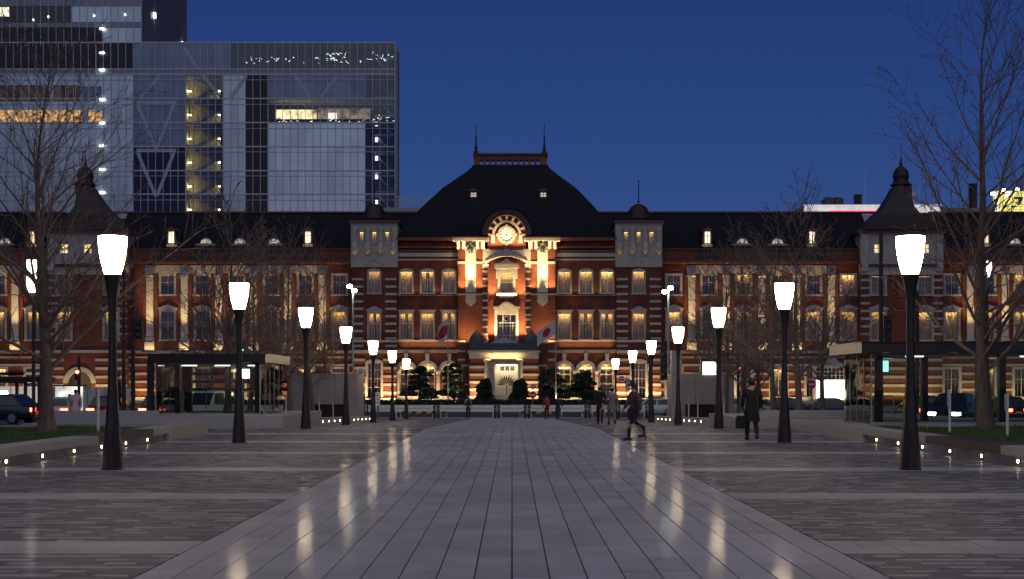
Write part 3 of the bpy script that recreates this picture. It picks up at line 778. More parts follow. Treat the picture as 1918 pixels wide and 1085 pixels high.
# --- the two small towers
def tower(c):
    dy = -0.6
    hol = [(c-11, c+11, 509, 549.2), (c-11, c+11, 587, 637), (c-12.6, c+12.6, 679, 746)]
    wall('tower_wall', c-41, c+41, 499, 768, dy, hol)
    [P(bx(MB(), a_, a_+.2, 499, 768, dy+.001, 4.5, dy), 'tower_side', BRICK) for a_ in (c-41, c+40.8)]
    wall('tower_head', c-43.5, c+43.5, 417, 500.5, dy-.15, [(c+q-4.2, c+q+4.2, 434, 454) for q in (-23, 0, 23)] + [(c-11, c+11, 492, 500.5)][:0], STONE, .4)
    [P(bx(MB(), a_, a_+.2, 417, 500.5, dy-.149, 4.6, dy), 'tower_head_side', STONE) for a_ in (c-43.5, c+43.3)]
    b = MB(); bx(b, c-47, c+47, 413.5, 417.5, dy-.5, 5.0, dy); P(b, 'tower_cornice', COPPER)
    b = MB(); bx(b, c-45, c+45, 411, 413.5, dy-.3, 4.8, dy); P(b, 'tower_roof', SLATE)
    for q in (-36, -12, 12, 37):
        b = MB(); xc = X(c+q, dy); y = DF+dy-.32; s = 1/16
        b.box(xc-.38, xc+.38, y-.1, y+.3, Z(433), Z(428)); b.lathe([(.26,0),(.26,1.65),(.36,1.75),(.36,1.85)], 10, (xc, y, Z(458))); P(b, 'colonnette', STONE)
        b = MB(); b.lathe([(.02,-.35),(.26,-.05),(.38,0),(.40,.35),(.30,1.05)], 10, (xc, y, Z(473.5))); P(b, 'corbel', STONE, True)
    for q in (-24, 0, 24): put('small', c+q, 454, dy-.15)
    b = MB(); b.ring(X(c,dy-.2), Z(503,dy), 1.0, 1.28, DF+dy-.30, DF+dy+.0, a0=.35, a1=math.pi-.35, n=14); P(b, 'arch_hood', STONE)
    put('t3', c, 549, dy); put('t2', c, 637, dy); put('tall1', c, 746, dy)
    for s_ in (-1, 1):
        for k in range(10):
            q = 521 + 13.9*k
            if q > 650: break
            a, d = sorted((c+s_*20.5, c+s_*41.5)); band(a, d, q, q+4.2, dy, .06, name='quoin')
        for q in (672, 687.5, 703, 718.5, 734):
            a, d = sorted((c+s_*17, c+s_*41.6)); band(a, d, q, q+4.6, dy, .07)
    for q0, q1, pr in ((656, 662, .15), (637.5, 641, .12), (746, 752, .25), (756, 768, .2)):
        band(c-42, c+42, q0, q1, dy, pr)
    # dome and finial
    cx_, cyy = X(c, 1.5), DF+1.8
    r = 1.36
    b = MB(); b.lathe([(1.46,-.35),(1.46,.1)] + [(max(.02, r*math.cos(a)), .1+r*1.16*math.sin(a)) for a in [math.pi/2*k/9 for k in range(10)]], 20, (cx_, cyy, Z(409, 2))); P(b, 'tower_dome', DCOPPER, True)
    b = MB(); b.lathe([(.12,0),(.14,.15),(.06,.3),(.05,2.5),(.09,2.56),(.09,2.66),(.02,2.75)], 8, (cx_, cyy, Z(381, 2))); P(b, 'finial', DMETAL)
    flood(c-40, c-14, 757, dy, 1.0, 110, tilt=.4, spread=100); flood(c+14, c+40, 757, dy, 1.0, 110, tilt=.4, spread=100)
for c in (701, 1196.5): tower(c)

# --- the portal
dyp = -1.2
for s_ in (0, 1):
    mm = (lambda a, b: (a, b)) if s_ == 0 else (lambda a, b: (mir(b), mir(a)))
    b = MB(); bx(b, *mm(858, 904), 447, 768, dyp, 3.0); P(b, 'brick_pier', BRICK)
    b = MB(); a_, c_ = mm(872, 891.5); xa, xb = X(a_,dyp), X(c_,dyp)
    b.prism([(xa, Z(566,dyp)), (xa+.35, Z(571,dyp)), ((xa+xb)/2, Z(574,dyp)), (xb-.35, Z(571,dyp)), (xb, Z(566,dyp)), (xb, Z(469,dyp)), (xa, Z(469,dyp))], DF+dyp-.14, DF+dyp+.1); P(b, 'stone_panel', STONE)
    for q0, q1 in ((490, 494.5), (549, 553), (637.5, 641), (655, 660), (672, 676)):
        for w in ((857.5, 871.8), (891.7, 904.5)): band(*mm(*w), q0, q1, dyp, .08)
    # capital zone with dentils and a green wreath
    for w in ((856, 861.5), (866, 871), (892, 897), (901, 908)):
        b = MB(); a_, c_ = mm(*w); xa, xb = X(a_,dyp), X(c_,dyp)
        b.prism_x([(DF+dyp-.55, Z(452,dyp)), (DF+dyp+.05, Z(452,dyp)), (DF+dyp+.05, Z(467,dyp)), (DF+dyp-.12, Z(466,dyp)), (DF+dyp-.3, Z(459,dyp))], xa, xb); P(b, 'bracket', STONE)
    b = MB(); bx(b, *mm(870, 893), 452, 469.5, dyp-.10, dyp+.1); P(b, 'capital_block', STONE)
    b = MB(); xc = X(sum(mm(872, 891.5))/2, dyp); zc = Z(463.5, dyp); yy = DF+dyp-.2
    for k in range(12):
        a = k*math.pi/6; b.ball((xc+.34*math.cos(a), yy, zc+.34*math.sin(a)), .14, 6, 4)
    for k in range(4): b.ball((xc+(-.5 if k % 2 else .5)*(1 if k < 2 else .3), yy, zc+(.1 if k < 2 else -.55)), .16, 6, 4)
    b.ball((xc, yy, zc+.5), .2, 6, 4); P(b, 'wreath', VERDI)
    for q in range(7):
        band(*mm(904, 913.6), 507+13.6*q, 510.5+13.6*q, dyp+.1, .10, name='quoin')
    for q in range(6): band(*mm(904, 913.6), 597+13.8*q, 600.6+13.8*q, dyp+.1, .10, name='quoin') if 597+13.8*q < 655 else None
    b = MB(); bx(b, *mm(904, 914), 496, 768, dyp+.1, 2.0); P(b, 'brick_jamb', BRICK)
    b = MB(); bx(b, *mm(903.5, 915), 495, 503, dyp-.1, dyp+.5); P(b, 'impost', STONE)
    flood(*mm(869, 894), 549, dyp, 1.2, 250, tilt=.17, spread=56)
    flood(*mm(860, 871), 549, dyp, .6, 45, tilt=.25, spread=70); flood(*mm(893, 903), 549, dyp, .6, 45, tilt=.25, spread=70)
    flood(*mm(860, 902), 655, dyp, .9, 105, tilt=.26, spread=75)
# cornice across the portal and the wall between
b = MB(); bx(b, 848, 916, 446.5, 452, dyp-.55, dyp+1.2, dyp); P(b, 'portal_cornice', STONE)
b = MB(); bx(b, 982, 1049, 446.5, 452, dyp-.55, dyp+1.2, dyp); P(b, 'portal_cornice', STONE)
b = MB(); bx(b, 847, 917, 444.5, 446.5, dyp-.62, dyp+1.2, dyp); P(b, 'portal_cornice_cap', COPPER)
b = MB(); bx(b, 981, 1050, 444.5, 446.5, dyp-.62, dyp+1.2, dyp); P(b, 'portal_cornice_cap', COPPER)
dyr = -0.35
wall('recess_wall', 912, 986, 470, 768, dyr, [(937, 961, 512, 549.5), (931, 966.5, 588, 640)], depth=.5)
# segmental arch with its stone field
xc, = (X(949, dyp),)
pts = []
n = 18; hw_ = 40.0; rise = 15.0
Rr = (hw_**2+rise**2)/(2*rise)
def arcz(px): return 495 - (math.sqrt(Rr**2-(px-949)**2) - (Rr-rise))
pts = [(X(904,dyp), Z(466.5,dyp)), (X(904,dyp), Z(496,dyp))] + [(X(909+80*k/n,dyp), Z(arcz(909+80*k/n),dyp)) for k in range(n+1)] + [(X(994,dyp), Z(496,dyp)), (X(994,dyp), Z(466.5,dyp))]
b = MB(); b.prism(pts, DF+dyp+.02, DF+dyp+.7); P(b, 'arch_field', STONE)
b = MB()
for k in range(n):
    a0, a1 = 909+80*k/n, 909+80*(k+1)/n
    b.prism([(X(a0,dyp), Z(arcz(a0),dyp)), (X(a1,dyp), Z(arcz(a1),dyp)), (X(a1,dyp), Z(arcz(a1)-4,dyp)), (X(a0,dyp), Z(arcz(a0)-4,dyp))], DF+dyp-.14, DF+dyp+.05)
P(b, 'arch_moulding', STONE)
# gable with voussoirs and clock
gc = 949.3; gx = X(gc, dyp); gzc = Z(440, dyp); r36 = 36/16.*.992
pts = [(gx-r36, Z(467,dyp)), (gx+r36, Z(467,dyp))] + [(gx+r36*math.cos(math.pi*k/24), gzc+r36*math.sin(math.pi*k/24)) for k in range(25)]
b = MB(); b.prism(pts, DF+dyp+.1, DF+dyp+1.0); P(b, 'gable_wall', BRICK)
b = MB(); b.ring(gx, gzc, r36-.02, r36+.62, DF+dyp-.75, DF+dyp+1.6, n=28); P(b, 'gable_hood', DCOPPER)
b = MB(); b.ring(gx, gzc, r36+.63, r36+.98, DF+dyp-.2, DF+8.0, n=28); P(b, 'gable_roof', SLATE)
b = MB(); b.ring(gx, gzc-.05, 1.42, 1.70, DF+dyp-.06, DF+dyp+.15, n=24); P(b, 'gable_arch', STONE)
for k in range(9):
    a = math.pi*(k)/8; ra, rb = 1.70, r36-.03
    ca, sa = math.cos(a), math.sin(a); w = .11
    b = MB(); b.prism([(gx+ra*ca-w*sa, gzc+ra*sa+w*ca), (gx+ra*ca+w*sa, gzc+ra*sa-w*ca), (gx+rb*ca+w*1.3*sa, gzc+rb*sa-w*1.3*ca), (gx+rb*ca-w*1.3*sa, gzc+rb*sa+w*1.3*ca)], DF+dyp-.04, DF+dyp+.15); P(b, 'voussoir', STONE)
for s_ in (-1, 1):
    b = MB(); a0, a1 = sorted((gx+s_*1.40, gx+s_*1.80)); b.box(a0, a1, DF+dyp-.12, DF+dyp+.15, Z(455,dyp), Z(441,dyp)); P(b, 'gable_bracket', STONE)
ckx, ckz = X(948.8,dyp), Z(440.2,dyp); cky = DF+dyp
b = MB(); b.ring(ckx, ckz, .80, 1.06, cky-.16, cky+.12, 0, 2*math.pi, 40)
for a in (0, math.pi/2, math.pi, 1.5*math.pi):
    b.box(ckx+1.08*math.cos(a)-.13, ckx+1.08*math.cos(a)+.13, cky-.2, cky+.1, ckz+1.08*math.sin(a)-.13, ckz+1.08*math.sin(a)+.13)
ck = P(b, 'clock', STONE)
b = MB(); b.add([(ckx+.81*math.cos(math.tau*k/40), cky-.02, ckz+.81*math.sin(math.tau*k/40)) for k in range(40)], [tuple(range(40))]); P(b, 'dial', emit('lit_clock_dial', (1,.93,.78), .35, base=(.7,.68,.62)), parent=ck)
for k in range(12):
    a = math.tau*k/12; ca, sa = math.cos(a), math.sin(a); w = .035; b = MB()
    b.prism([(ckx+.55*ca-w*sa, ckz+.55*sa+w*ca), (ckx+.55*ca+w*sa, ckz+.55*sa-w*ca), (ckx+.76*ca+w*sa, ckz+.76*sa-w*ca), (ckx+.76*ca-w*sa, ckz+.76*sa+w*ca)], cky-.045, cky-.022); P(b, 'hour_mark', BLACKM, parent=ck)
for ang, ln, w in ((math.radians(-75), .45, .05), (math.radians(70), .66, .035)):
    ca, sa = math.cos(ang), math.sin(ang); b = MB()
    b.prism([(ckx-.1*ca-w*sa, ckz-.1*sa+w*ca), (ckx-.1*ca+w*sa, ckz-.1*sa-w*ca), (ckx+ln*ca, ckz+ln*sa)], cky-.075, cky-.05); P(b, 'clock_hand', BLACKM, parent=ck)
flood(918, 944, 468, dyp, .7, 95, tilt=.30, spread=95); flood(954, 980, 468, dyp, .7, 95, tilt=.30, spread=95)
flood(907, 915, 503, dyp, .5, 30, tilt=.2, spread=110); flood(983, 991, 503, dyp, .5, 30, tilt=.2, spread=110)
# window with pediment, third floor of the portal
def portal_window():
    f = MB(); dy = dyr; y = DF+dy
    x0, x1, z0, z1 = X(937,dy), X(961,dy), Z(549.5,dy), Z(512,dy)
    for a in (x0, (x0+x1)/2-.03, x1-.07): f.box(a, a+.07, y+.1, y+.18, z0, z1)
    for a in (z0, z0+.62, z0+1.24, z1-.08): f.box(x0, x1, y+.11, y+.17, a, a+.06)
    for a in (.28, .72): f.box(x0+(x1-x0)*a-.015, x0+(x1-x0)*a+.015, y+.12, y+.16, z0, z1)
    w = P(f, 'window', FRAMEW)
    g = MB(); g.box(x0, x1, y+.135, y+.145, z0, z1); P(g, 'pane', WGLASS, parent=w)
    g = MB(); g.box(x0-.05, x1+.05, y+.6, y+.63, z0-.05, z1+.05); P(g, 'curtain', CURTAIN, parent=w)
    g = MB(); g.box(x0+.05, x1-.05, y+.25, y+.4, z1-.06, z1-.03); P(g, 'strip_light', STRIP, parent=w)
    s = MB()
    bx(s, 932.5, 937, 508, 549.5, dy-.14, dy+.08, dy); bx(s, 961, 965.5, 508, 549.5, dy-.14, dy+.08, dy); bx(s, 932.5, 965.5, 503, 512, dy-.13, dy+.08, dy)
    bx(s, 929, 932.4, 503, 522, dy-.2, dy+.08, dy); bx(s, 965.6, 969, 503, 522, dy-.2, dy+.08, dy); P(s, 'surround', STONE, parent=w)
    s = MB(); bx(s, 926, 972, 497.5, 503, dy-.45, dy+.08, dy); bx(s, 927, 971, 494, 497.4, dy-.6, dy+.08, dy)
    s.prism([(X(933,dy), Z(493.9,dy)), (X(965,dy), Z(493.9,dy)), (X(955,dy), Z(489,dy)), (X(949,dy), Z(484,dy)), (X(943,dy), Z(489,dy))], y-.35, y+.08); P(s, 'pediment', STONE, parent=w)
    s = MB(); bx(s, 930, 968, 549.6, 554, dy-.5, dy+.08, dy); bx(s, 935, 963, 554.1, 558, dy-.35, dy+.08, dy); s.prism([(X(942,dy),Z(558.1,dy)),(X(956,dy),Z(558.1,dy)),(X(949,dy),Z(562,dy))], y-.2, y+.08); P(s, 'balcony_sill', STONE, parent=w)
portal_window()
def great_window():
    dy = dyr; y = DF+dy; f = MB()
    x0, x1, z0, z1 = X(931,dy), X(966.5,dy), Z(640,dy), Z(588,dy); W = x1-x0; H = z1-z0
    for a in (0, .285, .68, .955): f.box(x0+W*a, x0+W*a+.1, y+.1, y+.2, z0, z1)
    for a in (.48, .40, .63, .80): f.box(x0+W*a-.02, x0+W*a+.02, y+.12, y+.17, z0, z0+H*.66) if a in (.48,) else None
    for a in (.135, .82): f.box(x0+W*a, x0+W*a+.04, y+.12, y+.17, z0, z0+H*.66)
    for a in (.0, .22, .55, .66, .96): f.box(x0, x1, y+.11, y+.18, z0+H*a, z0+H*a+(.13 if a == .66 else .06))
    cx0, cz0 = x0+W*.49, z0+H*.83
    for a, c in (((-.42,0),(0,.34)), ((0,.34),(.42,0)), ((.42,0),(0,-.34)), ((0,-.34),(-.42,0))):
        f.tube([(cx0+a[0], y+.15, cz0+a[1]), (cx0+c[0], y+.15, cz0+c[1])], .03, 4)
    w = P(f, 'great_window', FRAMEW)
    g = MB(); g.box(x0, x1, y+.14, y+.15, z0, z1); P(g, 'pane', glass('dark_pane', (.5,.5,.52), .06), parent=w)
    g = MB(); g.box(x0-.1, x1+.1, y+.9, y+.93, z0-.05, z1+.2); P(g, 'interior', DARKIN, parent=w)
    s = MB(); bx(s, 926.5, 931, 579, 643, dy-.16, dy+.08, dy); bx(s, 966.5, 971, 579, 643, dy-.16, dy+.08, dy)
    n = 12
    arc = [(X(934+30*k/n,dy), Z(578-9*math.sin(math.pi*k/n),dy)) for k in range(n+1)]
    s.prism([(X(926.5,dy),Z(589,dy)), (X(971,dy),Z(589,dy)), (X(971,dy),Z(578,dy))] + arc[::-1] + [(X(926.5,dy),Z(578,dy))], y-.15, y+.08)
    P(s, 'surround', STONE, parent=w)
    s = MB(); bx(s, 924, 933.5, 574.5, 578.2, dy-.5, dy+.05, dy); bx(s, 964.5, 974, 574.5, 578.2, dy-.5, dy+.05, dy)
    for k in range(n):
        a, c = arc[k], arc[k+1]; s.prism([a, c, (c[0], c[1]+.24), (a[0], a[1]+.24)], y-.5, y+.05)
    P(s, 'curved_cornice', STONE, parent=w)
great_window()
b = MB(); bx(b, 924.5, 975, 560, 574, dyr-.06, dyr+.05, dyr); P(b, 'brick_panel', BRICK)
flood(914, 930, 640, dyr, .9, 190, tilt=.2, spread=80); flood(968, 984, 640, dyr, .9, 190, tilt=.2, spread=80)
flood(931, 967, 559.5, dyr, .75, 95, tilt=.25, spread=90); flood(914, 929, 562, dyr, .7, 110, tilt=.2, spread=80); flood(969, 984, 562, dyr, .7, 110, tilt=.2, spread=80)
# portico
dq = -3.6
b = MB(); bx(b, 876, 1012, 656.5, 661, dq-.5, 0, dq); P(b, 'portico_cornice', STONE)
b = MB(); bx(b, 879, 1009, 661, 672, dq-.15, 0, dq); P(b, 'portico_entablature', STONE)
b = MB(); bx(b, 880, 1007, 643, 656.5, dq-.1, dq+.4, dq); P(b, 'parapet', VERDI)
for c in (892.5, 995):
    b = MB(); xc = X(c,dq); b.box(xc-.82, xc+.82, DF+dq-.15, DF+dq+1.5, Z(654,dq), Z(637,dq)); b.lathe([(.86,0),(.80,.18),(.66,.5),(.38,.85),(.12,1.02),(.05,1.3)], 14, (xc, DF+dq+.65, Z(637,dq))); P(b, 'parapet_dome', VERDI)
b = MB(); b.prism([(X(917,dq),Z(643,dq)), (X(972,dq),Z(643,dq)), (X(945,dq),Z(632,dq))], DF+dq-.15, DF+dq+.3); P(b, 'parapet_pediment', STONE)
for w in ((880, 907), (979, 1008)):
    wall('portico_pier', w[0], w[1], 672, 768, dq, [])
    [P(bx(MB(), a_, a_+.3, 672, 768, dq+.001, -.3, dq), 'portico_side', BRICK) for a_ in (w[0], w[1]-.3)]
    for q in (685.5, 700, 714, 728, 742): band(w[0]-.4, w[1]+.4, q, q+4.6, dq, .07)
    band(w[0]-1, w[1]+1, 755, 768, dq, .15)
    flood(w[0]+2, w[1]-2, 754, dq, .8, 110, tilt=.38, spread=100)
for c in (912, 974.5):
    b = MB(); xc = X(c,dq); b.box(xc-.42, xc+.42, DF+dq-.35, DF+dq+.4, Z(675.5,dq), Z(672.2,dq)); b.lathe([(.40,0),(.34,.2),(.29,.35),(.26,4.0),(.36,4.15)], 14, (xc, DF+dq, Z(744,dq))); b.box(xc-.5, xc+.5, DF+dq-.5, DF+dq+.5, Z(768,dq), Z(744,dq)); P(b, 'portico_column', STONE)
mat_cream = mat('cream_render', (.60,.55,.44), .7, vary=.08)
wall('porch_back', 905, 981, 672, 768, dq+1.0, [(926.5, 972, 683, 758)], STONE, 1.6)
b = MB(); bx(b, 920, 978, 680, 760, dq+2.62, dq+2.7, dq+1); P(b, 'hall_wall', mat_cream)
b = MB()
for k in range(3): bx(b, 937+9.5*k, 944.5+9.5*k, 686, 694, dq+2.56, dq+2.6, dq+1)
P(b, 'fanlight', DARKIN)
b = MB(); bx(b, 930, 968, 683.8, 684.4, dq+1.6, dq+1.9, dq+1); P(b, 'porch_lamp', emit('porch_light', (1,.84,.55), 40.0))
flood(909, 978, 676, dq+.3, .9, 60, tilt=.6, spread=120)
# gate with palm fan
gy = DF+dq+1.15; b = MB(); gx0, gx1 = X(928,dq+1), X(970.5,dq+1); zb_ = Z(741,dq+1)
for k in range(15):
    x = gx0+(gx1-gx0)*k/14; b.box(x-.022, x+.022, gy-.022, gy+.022, zb_, Z(700-6*math.cos((k-7)/7*1.5),dq+1))
for q in (741, 730): b.box(gx0, gx1, gy-.03, gy+.03, Z(q,dq+1)-.04, Z(q,dq+1)+.04)
gate = P(b, 'gate', GALV)
fc = (X(949,dq+1), gy-.04, Z(722,dq+1))
for k in range(11):
    a = math.radians(8+164*k/10); b = MB(); L_ = 1.35
    d = Vector((math.cos(a),0,math.sin(a))); nrm = Vector((-d.z,0,d.x)); c = Vector(fc)
    p = [c+d*.1, c+d*L_*.6+nrm*.10, c+d*L_, c+d*L_*.6-nrm*.10]
    b.prism([(q.x,q.z) for q in p], gy-.06, gy-.03); P(b, 'palm_leaf', DMETAL, parent=gate)
b = MB(); b.box(fc[0]-.05, fc[0]+.05, gy-.06, gy-.02, Z(741,dq+1), fc[2]); P(b, 'gate_stem', DMETAL, parent=gate)
b = MB()
for j in range(9): b.lathe([(.06,0),(.13,.2),(.06,.5),(.12,.72),(.06,.9)], 8, (X(921,dq)+.37*j+.1, DF+dq-.3, Z(757,dq)))
b.box(X(919,dq), X(973,dq), DF+dq-.42, DF+dq-.18, Z(757,dq)+.9, Z(757,dq)+1.05); b.box(X(919,dq), X(973,dq), DF+dq-.45, DF+dq-.15, Z(763,dq), Z(757,dq)); o = P(b, 'balustrade', STONE); o['kind'] = 'stuff'
put('slit', 872.5, 719, dyp); put('slit', 1016.5, 719, dyp)

# --- main roof of the centre
def rings(name, rows, m):
    b = MB(); V, Fc = [], []
    for (cpx, hw, py, d0, d1, dref) in rows:
        x0, x1, z = X(cpx-hw,dref), X(cpx+hw,dref), Z(py,dref)
        V += [(x0,DF+d0,z),(x1,DF+d0,z),(x1,DF+d1,z),(x0,DF+d1,z)]
    for j in range(len(rows)-1):
        for k in range(4): Fc.append((j*4+k, j*4+(k+1) % 4, (j+1)*4+(k+1) % 4, (j+1)*4+k))
    Fc.append(tuple(range(len(V)-4, len(V)))); b.add(V, Fc); return P(b, name, m)
rings('main_roof', [(949,206,449,-.5,25,0), (949,206,446,-.5,25,0), (950,182,425,2.0,23,6), (952,158,397,4.6,20.5,9), (954,122,359,7.2,18,10.5), (955.5,85,329,9.2,16,11), (955.8,72,316,10,15.2,11), (956,69.5,311,10.1,15.1,11)], SLATE)
dt = 10.2
wall('roof_parapet', 887.5, 1024.5, 289, 313, dt, [(902+10.6*k-3.2, 902+10.6*k+3.2, 300, 312) for k in range(11)], mat('parapet_brick', (.34,.10,.05), .7), .35)
for k in range(11):
    b = MB(); xc = X(902+10.6*k, dt); r = 3.2*(DF+dt)/F; zc = Z(300, dt)
    b.ring(xc, zc-.0, r-.02, r+.09, DF+dt-.05, DF+dt+.1, n=10); P(b, 'parapet_arch', COPPER)
b = MB(); bx(b, 886, 1026, 288, 290.5, dt-.3, dt+5, dt); P(b, 'parapet_cap', COPPER)
for c in (891.5, 1019.5):
    b = MB(); b.lathe([(.34,0),(.3,.4),(.16,.6),(.2,.9),(.1,1.3),(.09,2.1),(.13,2.2),(.05,2.3),(.045,3.6),(.02,4.0)], 8, (X(c,dt), DF+dt+.2, Z(290,dt))); P(b, 'finial', DMETAL)
def dormer(px, q0, q1, w, dy0, dy1, lit, roofm=COPPER):
    b = MB(); bx(b, px-w, px+w, q0+5, q1, dy0, dy1); o = P(b, 'dormer', roofm)
    b = MB(); b.prism([(X(px-w-2,dy0), Z(q0+5,dy0)), (X(px+w+2,dy0), Z(q0+5,dy0)), (X(px,dy0), Z(q0-2,dy0))], DF+dy0-.3, DF+dy1); P(b, 'dormer_roof', roofm, parent=o)
    b = MB(); a0, a1, z0, z1 = X(px-w*.62,dy0), X(px+w*.62,dy0), Z(q1-5,dy0), Z(q0+7,dy0)
    b.box(a0, a1, DF+dy0-.03, DF+dy0-.01, z0, z1); P(b, 'pane', lit, parent=o)
    b = MB()
    for a in (a0, (a0+a1)/2, a1): b.box(a-.04, a+.04, DF+dy0-.07, DF+dy0-.032, z0, z1)
    for a in (z0, (z0+z1)/2+.2, z1): b.box(a0, a1, DF+dy0-.065, DF+dy0-.034, a-.035, a+.035)
    P(b, 'window_frame', FRAMEW, parent=o)
    b = MB(); bx(b, px-w-1, px+w+1, q1-3.5, q1+1.5, dy0-.4, dy0+.3); P(b, 'dormer_sill', STONE, parent=o)
for c in (887, 1017.5): dormer(c, 354, 380, 8.5, 6.0, 9, emit('dormer_lit_%d' % c, (1.0,.88,.6), .55, .4, 4))

# --- wings with pilasters
DW = 1.5
def wing(pa, pb, wins, pils, dorm, eyes, litset, bal, grp, ra=None, rb=None):
    ra = pa if ra is None else ra; rb = pb if rb is None else rb
    hol = []
    for c in wins:
        hol += [(c-12, c+12, 515.5, 552), (c-12, c+12, 583.5, 636.5), (c-13.6, c+13.6, 690, 743)]
    wall('wing_wall', pa, pb, 466, 768, DW, hol)
    for i, c in enumerate(wins):
        put('w3l' if (c in litset and i % 3 == 2) else 'w3', c, 552, DW); put('w2l' if c in litset else 'w2', c, 636.5, DW)
        put('w1' if i % 2 else 'w1d', c, 743, DW)
    for c in pils:
        b = MB(); bx(b, c-6.5, c+6.5, 514, 634, DW-.35, DW+.05, DW); P(b, 'pilaster', STONE)
        b = MB(); bx(b, c-8, c+8, 512, 514, DW-.5, DW, DW); xc = X(c,DW)
        for q in (-5, 0, 5): b.ball((X(c+q,DW), DF+DW-.42, Z(517,DW)), .2, 8, 5)
        b.box(X(c-7,DW), X(c+7,DW), DF+DW-.42, DF+DW, Z(523.5,DW), Z(521,DW)); P(b, 'capital', STONE)
        b = MB(); bx(b, c-8, c+8, 634, 640, DW-.45, DW, DW); bx(b, c-9, c+9, 640, 657, DW-.55, DW, DW); P(b, 'pedestal', STONE)
        for s_ in (-1, 1):
            a, d = sorted((c+s_*7, c+s_*14)); bb = MB(); bx(bb, a, d, 514, 640, DW-.12, DW+.05, DW); P(bb, 'brick_strip', BRICK)
        flood(c-9, c+9, 640, DW-.3, 1.25, 72, tilt=.13, spread=48)
        flood(c-13, c+13, 657, DW-.2, .75, 16, tilt=.35)
    if pils:
        lo, hi = min(pils)-9, max(pils)+9
        band(lo, hi, 497.5, 512, DW, .28, STONE, 'frieze')
    for q0, q1, pr in ((657, 662, .75), (668, 671, .1), (682, 686, .1)): band(pa, pb, q0, q1, DW, pr, STONE)
    for a, c in zip([pa] + [w+16 for w in wins], [w-16 for w in wins] + [pb]):
        if c - a > 3:
            for q in (698, 713, 728): band(a, c, q, q+4.6, DW, .08)
    band(pa, pb, 744, 768, DW, .2)
    band(pa, pb, 490.5, 494.5, DW, .85, COPPER, 'eaves_cornice'); band(pa, pb, 486, 490.5, DW, .6, BRICK, 'cornice_course')
    b = MB(); bx(b, pa, pb, 467, 486, DW-.1, DW+.3, DW); P(b, 'parapet_wall', mat('parapet_red', (.20,.045,.03), .7))
    b = MB(); bx(b, pa, pb, 465.5, 468, DW-.25, DW+.4, DW); P(b, 'parapet_coping', COPPER)
    for a, c in bal:
        b = MB(); n = max(3, int((c-a)/6.7))
        for k in range(n): b.lathe([(.13,0),(.17,.12),(.19,.4),(.10,.62),(.09,.75),(.14,.88)], 8, (X(a+(k+.5)*(c-a)/n,DW), DF+DW-.22, Z(485,DW)))
        o = P(b, 'balusters', VERDI); o['kind'] = 'stuff'
    # roof
    b = MB(); b.prism_x([(DF+DW+.1, Z(467,DW)), (DF+DW+2.0, Z(450,DW+2)), (DF+8, Z(399,8)), (DF+14, Z(399,8)), (DF+19.5, Z(467,DW))], X(ra,DW), X(rb,DW)); P(b, 'wing_roof', SLATE)
    b = MB(); b.box(X(ra,8), X(rb,8), DF+7.8, DF+8.5, Z(399.5,8), Z(396.5,8)); P(b, 'ridge_cap', COPPER)
    for c in dorm: dormer(c, 427, 461, 8.5, 2.0, 6.5, LITWB if (int(c) % 2) else LITW)
    for c in eyes:
        dy0 = 2.6; b = MB(); xc, zc = X(c,dy0), Z(457,dy0); n = 14
        arc = [(xc+1.05*math.cos(math.pi*k/n), zc+.78*math.sin(math.pi*k/n)) for k in range(n+1)]
        b.prism(arc, DF+dy0-.02, DF+dy0+3); o = P(b, 'eyebrow_dormer', SLATE)
        b = MB(); b.prism([(xc+.62*math.cos(math.pi*k/n), zc+.05+.52*math.sin(math.pi*k/n)) for k in range(n+1)], DF+dy0-.05, DF+dy0-.03); P(b, 'pane', emit('eyebrow_lit', (1.0,.92,.7), .45, .5, 5), parent=o)
        b = MB(); b.ring(xc, zc, .62, .72, DF+dy0-.10, DF+dy0-.02, n=12)
        for q in (-.25, 0, .25): b.box(xc+q-.03, xc+q+.03, DF+dy0-.09, DF+dy0-.055, zc, zc+.5)
        P(b, 'window_frame', FRAMEW, parent=o)
        b = MB(); b.box(xc-1.15, xc+1.15, DF+dy0-.35, DF+dy0+.1, zc-.22, zc-.02); P(b, 'dormer_sill', STONE, parent=o)
    n = max(1, round((pb-pa)/90))
    for k in range(n): flood(pa+(pb-pa)*k/n+6, pa+(pb-pa)*(k+1)/n-6, 757, DW, 1.1, 78, tilt=.42, spread=100)
    for c in list(dorm): flood(c-8, c+8, 463.5, 1.2, .35, 6, tilt=.25)
RW = [1262, 1327.5, 1393, 1458.5, 1524, 1589]; RP = [1295, 1360, 1426, 1491, 1556]
wing(1236, 1613, RW, RP, [1325, 1521], [1390.5, 1456], {1262, 1393, 1524, 1589}, [(1301,1355),(1365,1421),(1431,1486),(1496,1551)], 0, 1090, 1640)
LW = [636, 572, 508, 444, 379, 314]; LP = [604, 540, 476, 411, 346.5, 282]
wing(236, 662, LW, LP, [577, 321], [514, 450, 386], {636, 572, 444}, [(288,341),(352,406),(416,471),(481,535),(545,599)], 1, 210, 815)
wing(1764, 2060, [1783, 1850, 1914, 1980], [1816, 1881, 1947, 2012], [1846], [1901, 1960], {1783, 1850, 1914}, [(1822,1876),(1887,1942)], 2, 1740, 2060)
wing(-160, 92, [62, -3, -68], [30, -35, -100], [60], [10, -60], {62, -3}, [(-30,25)], 3, -160, 120)

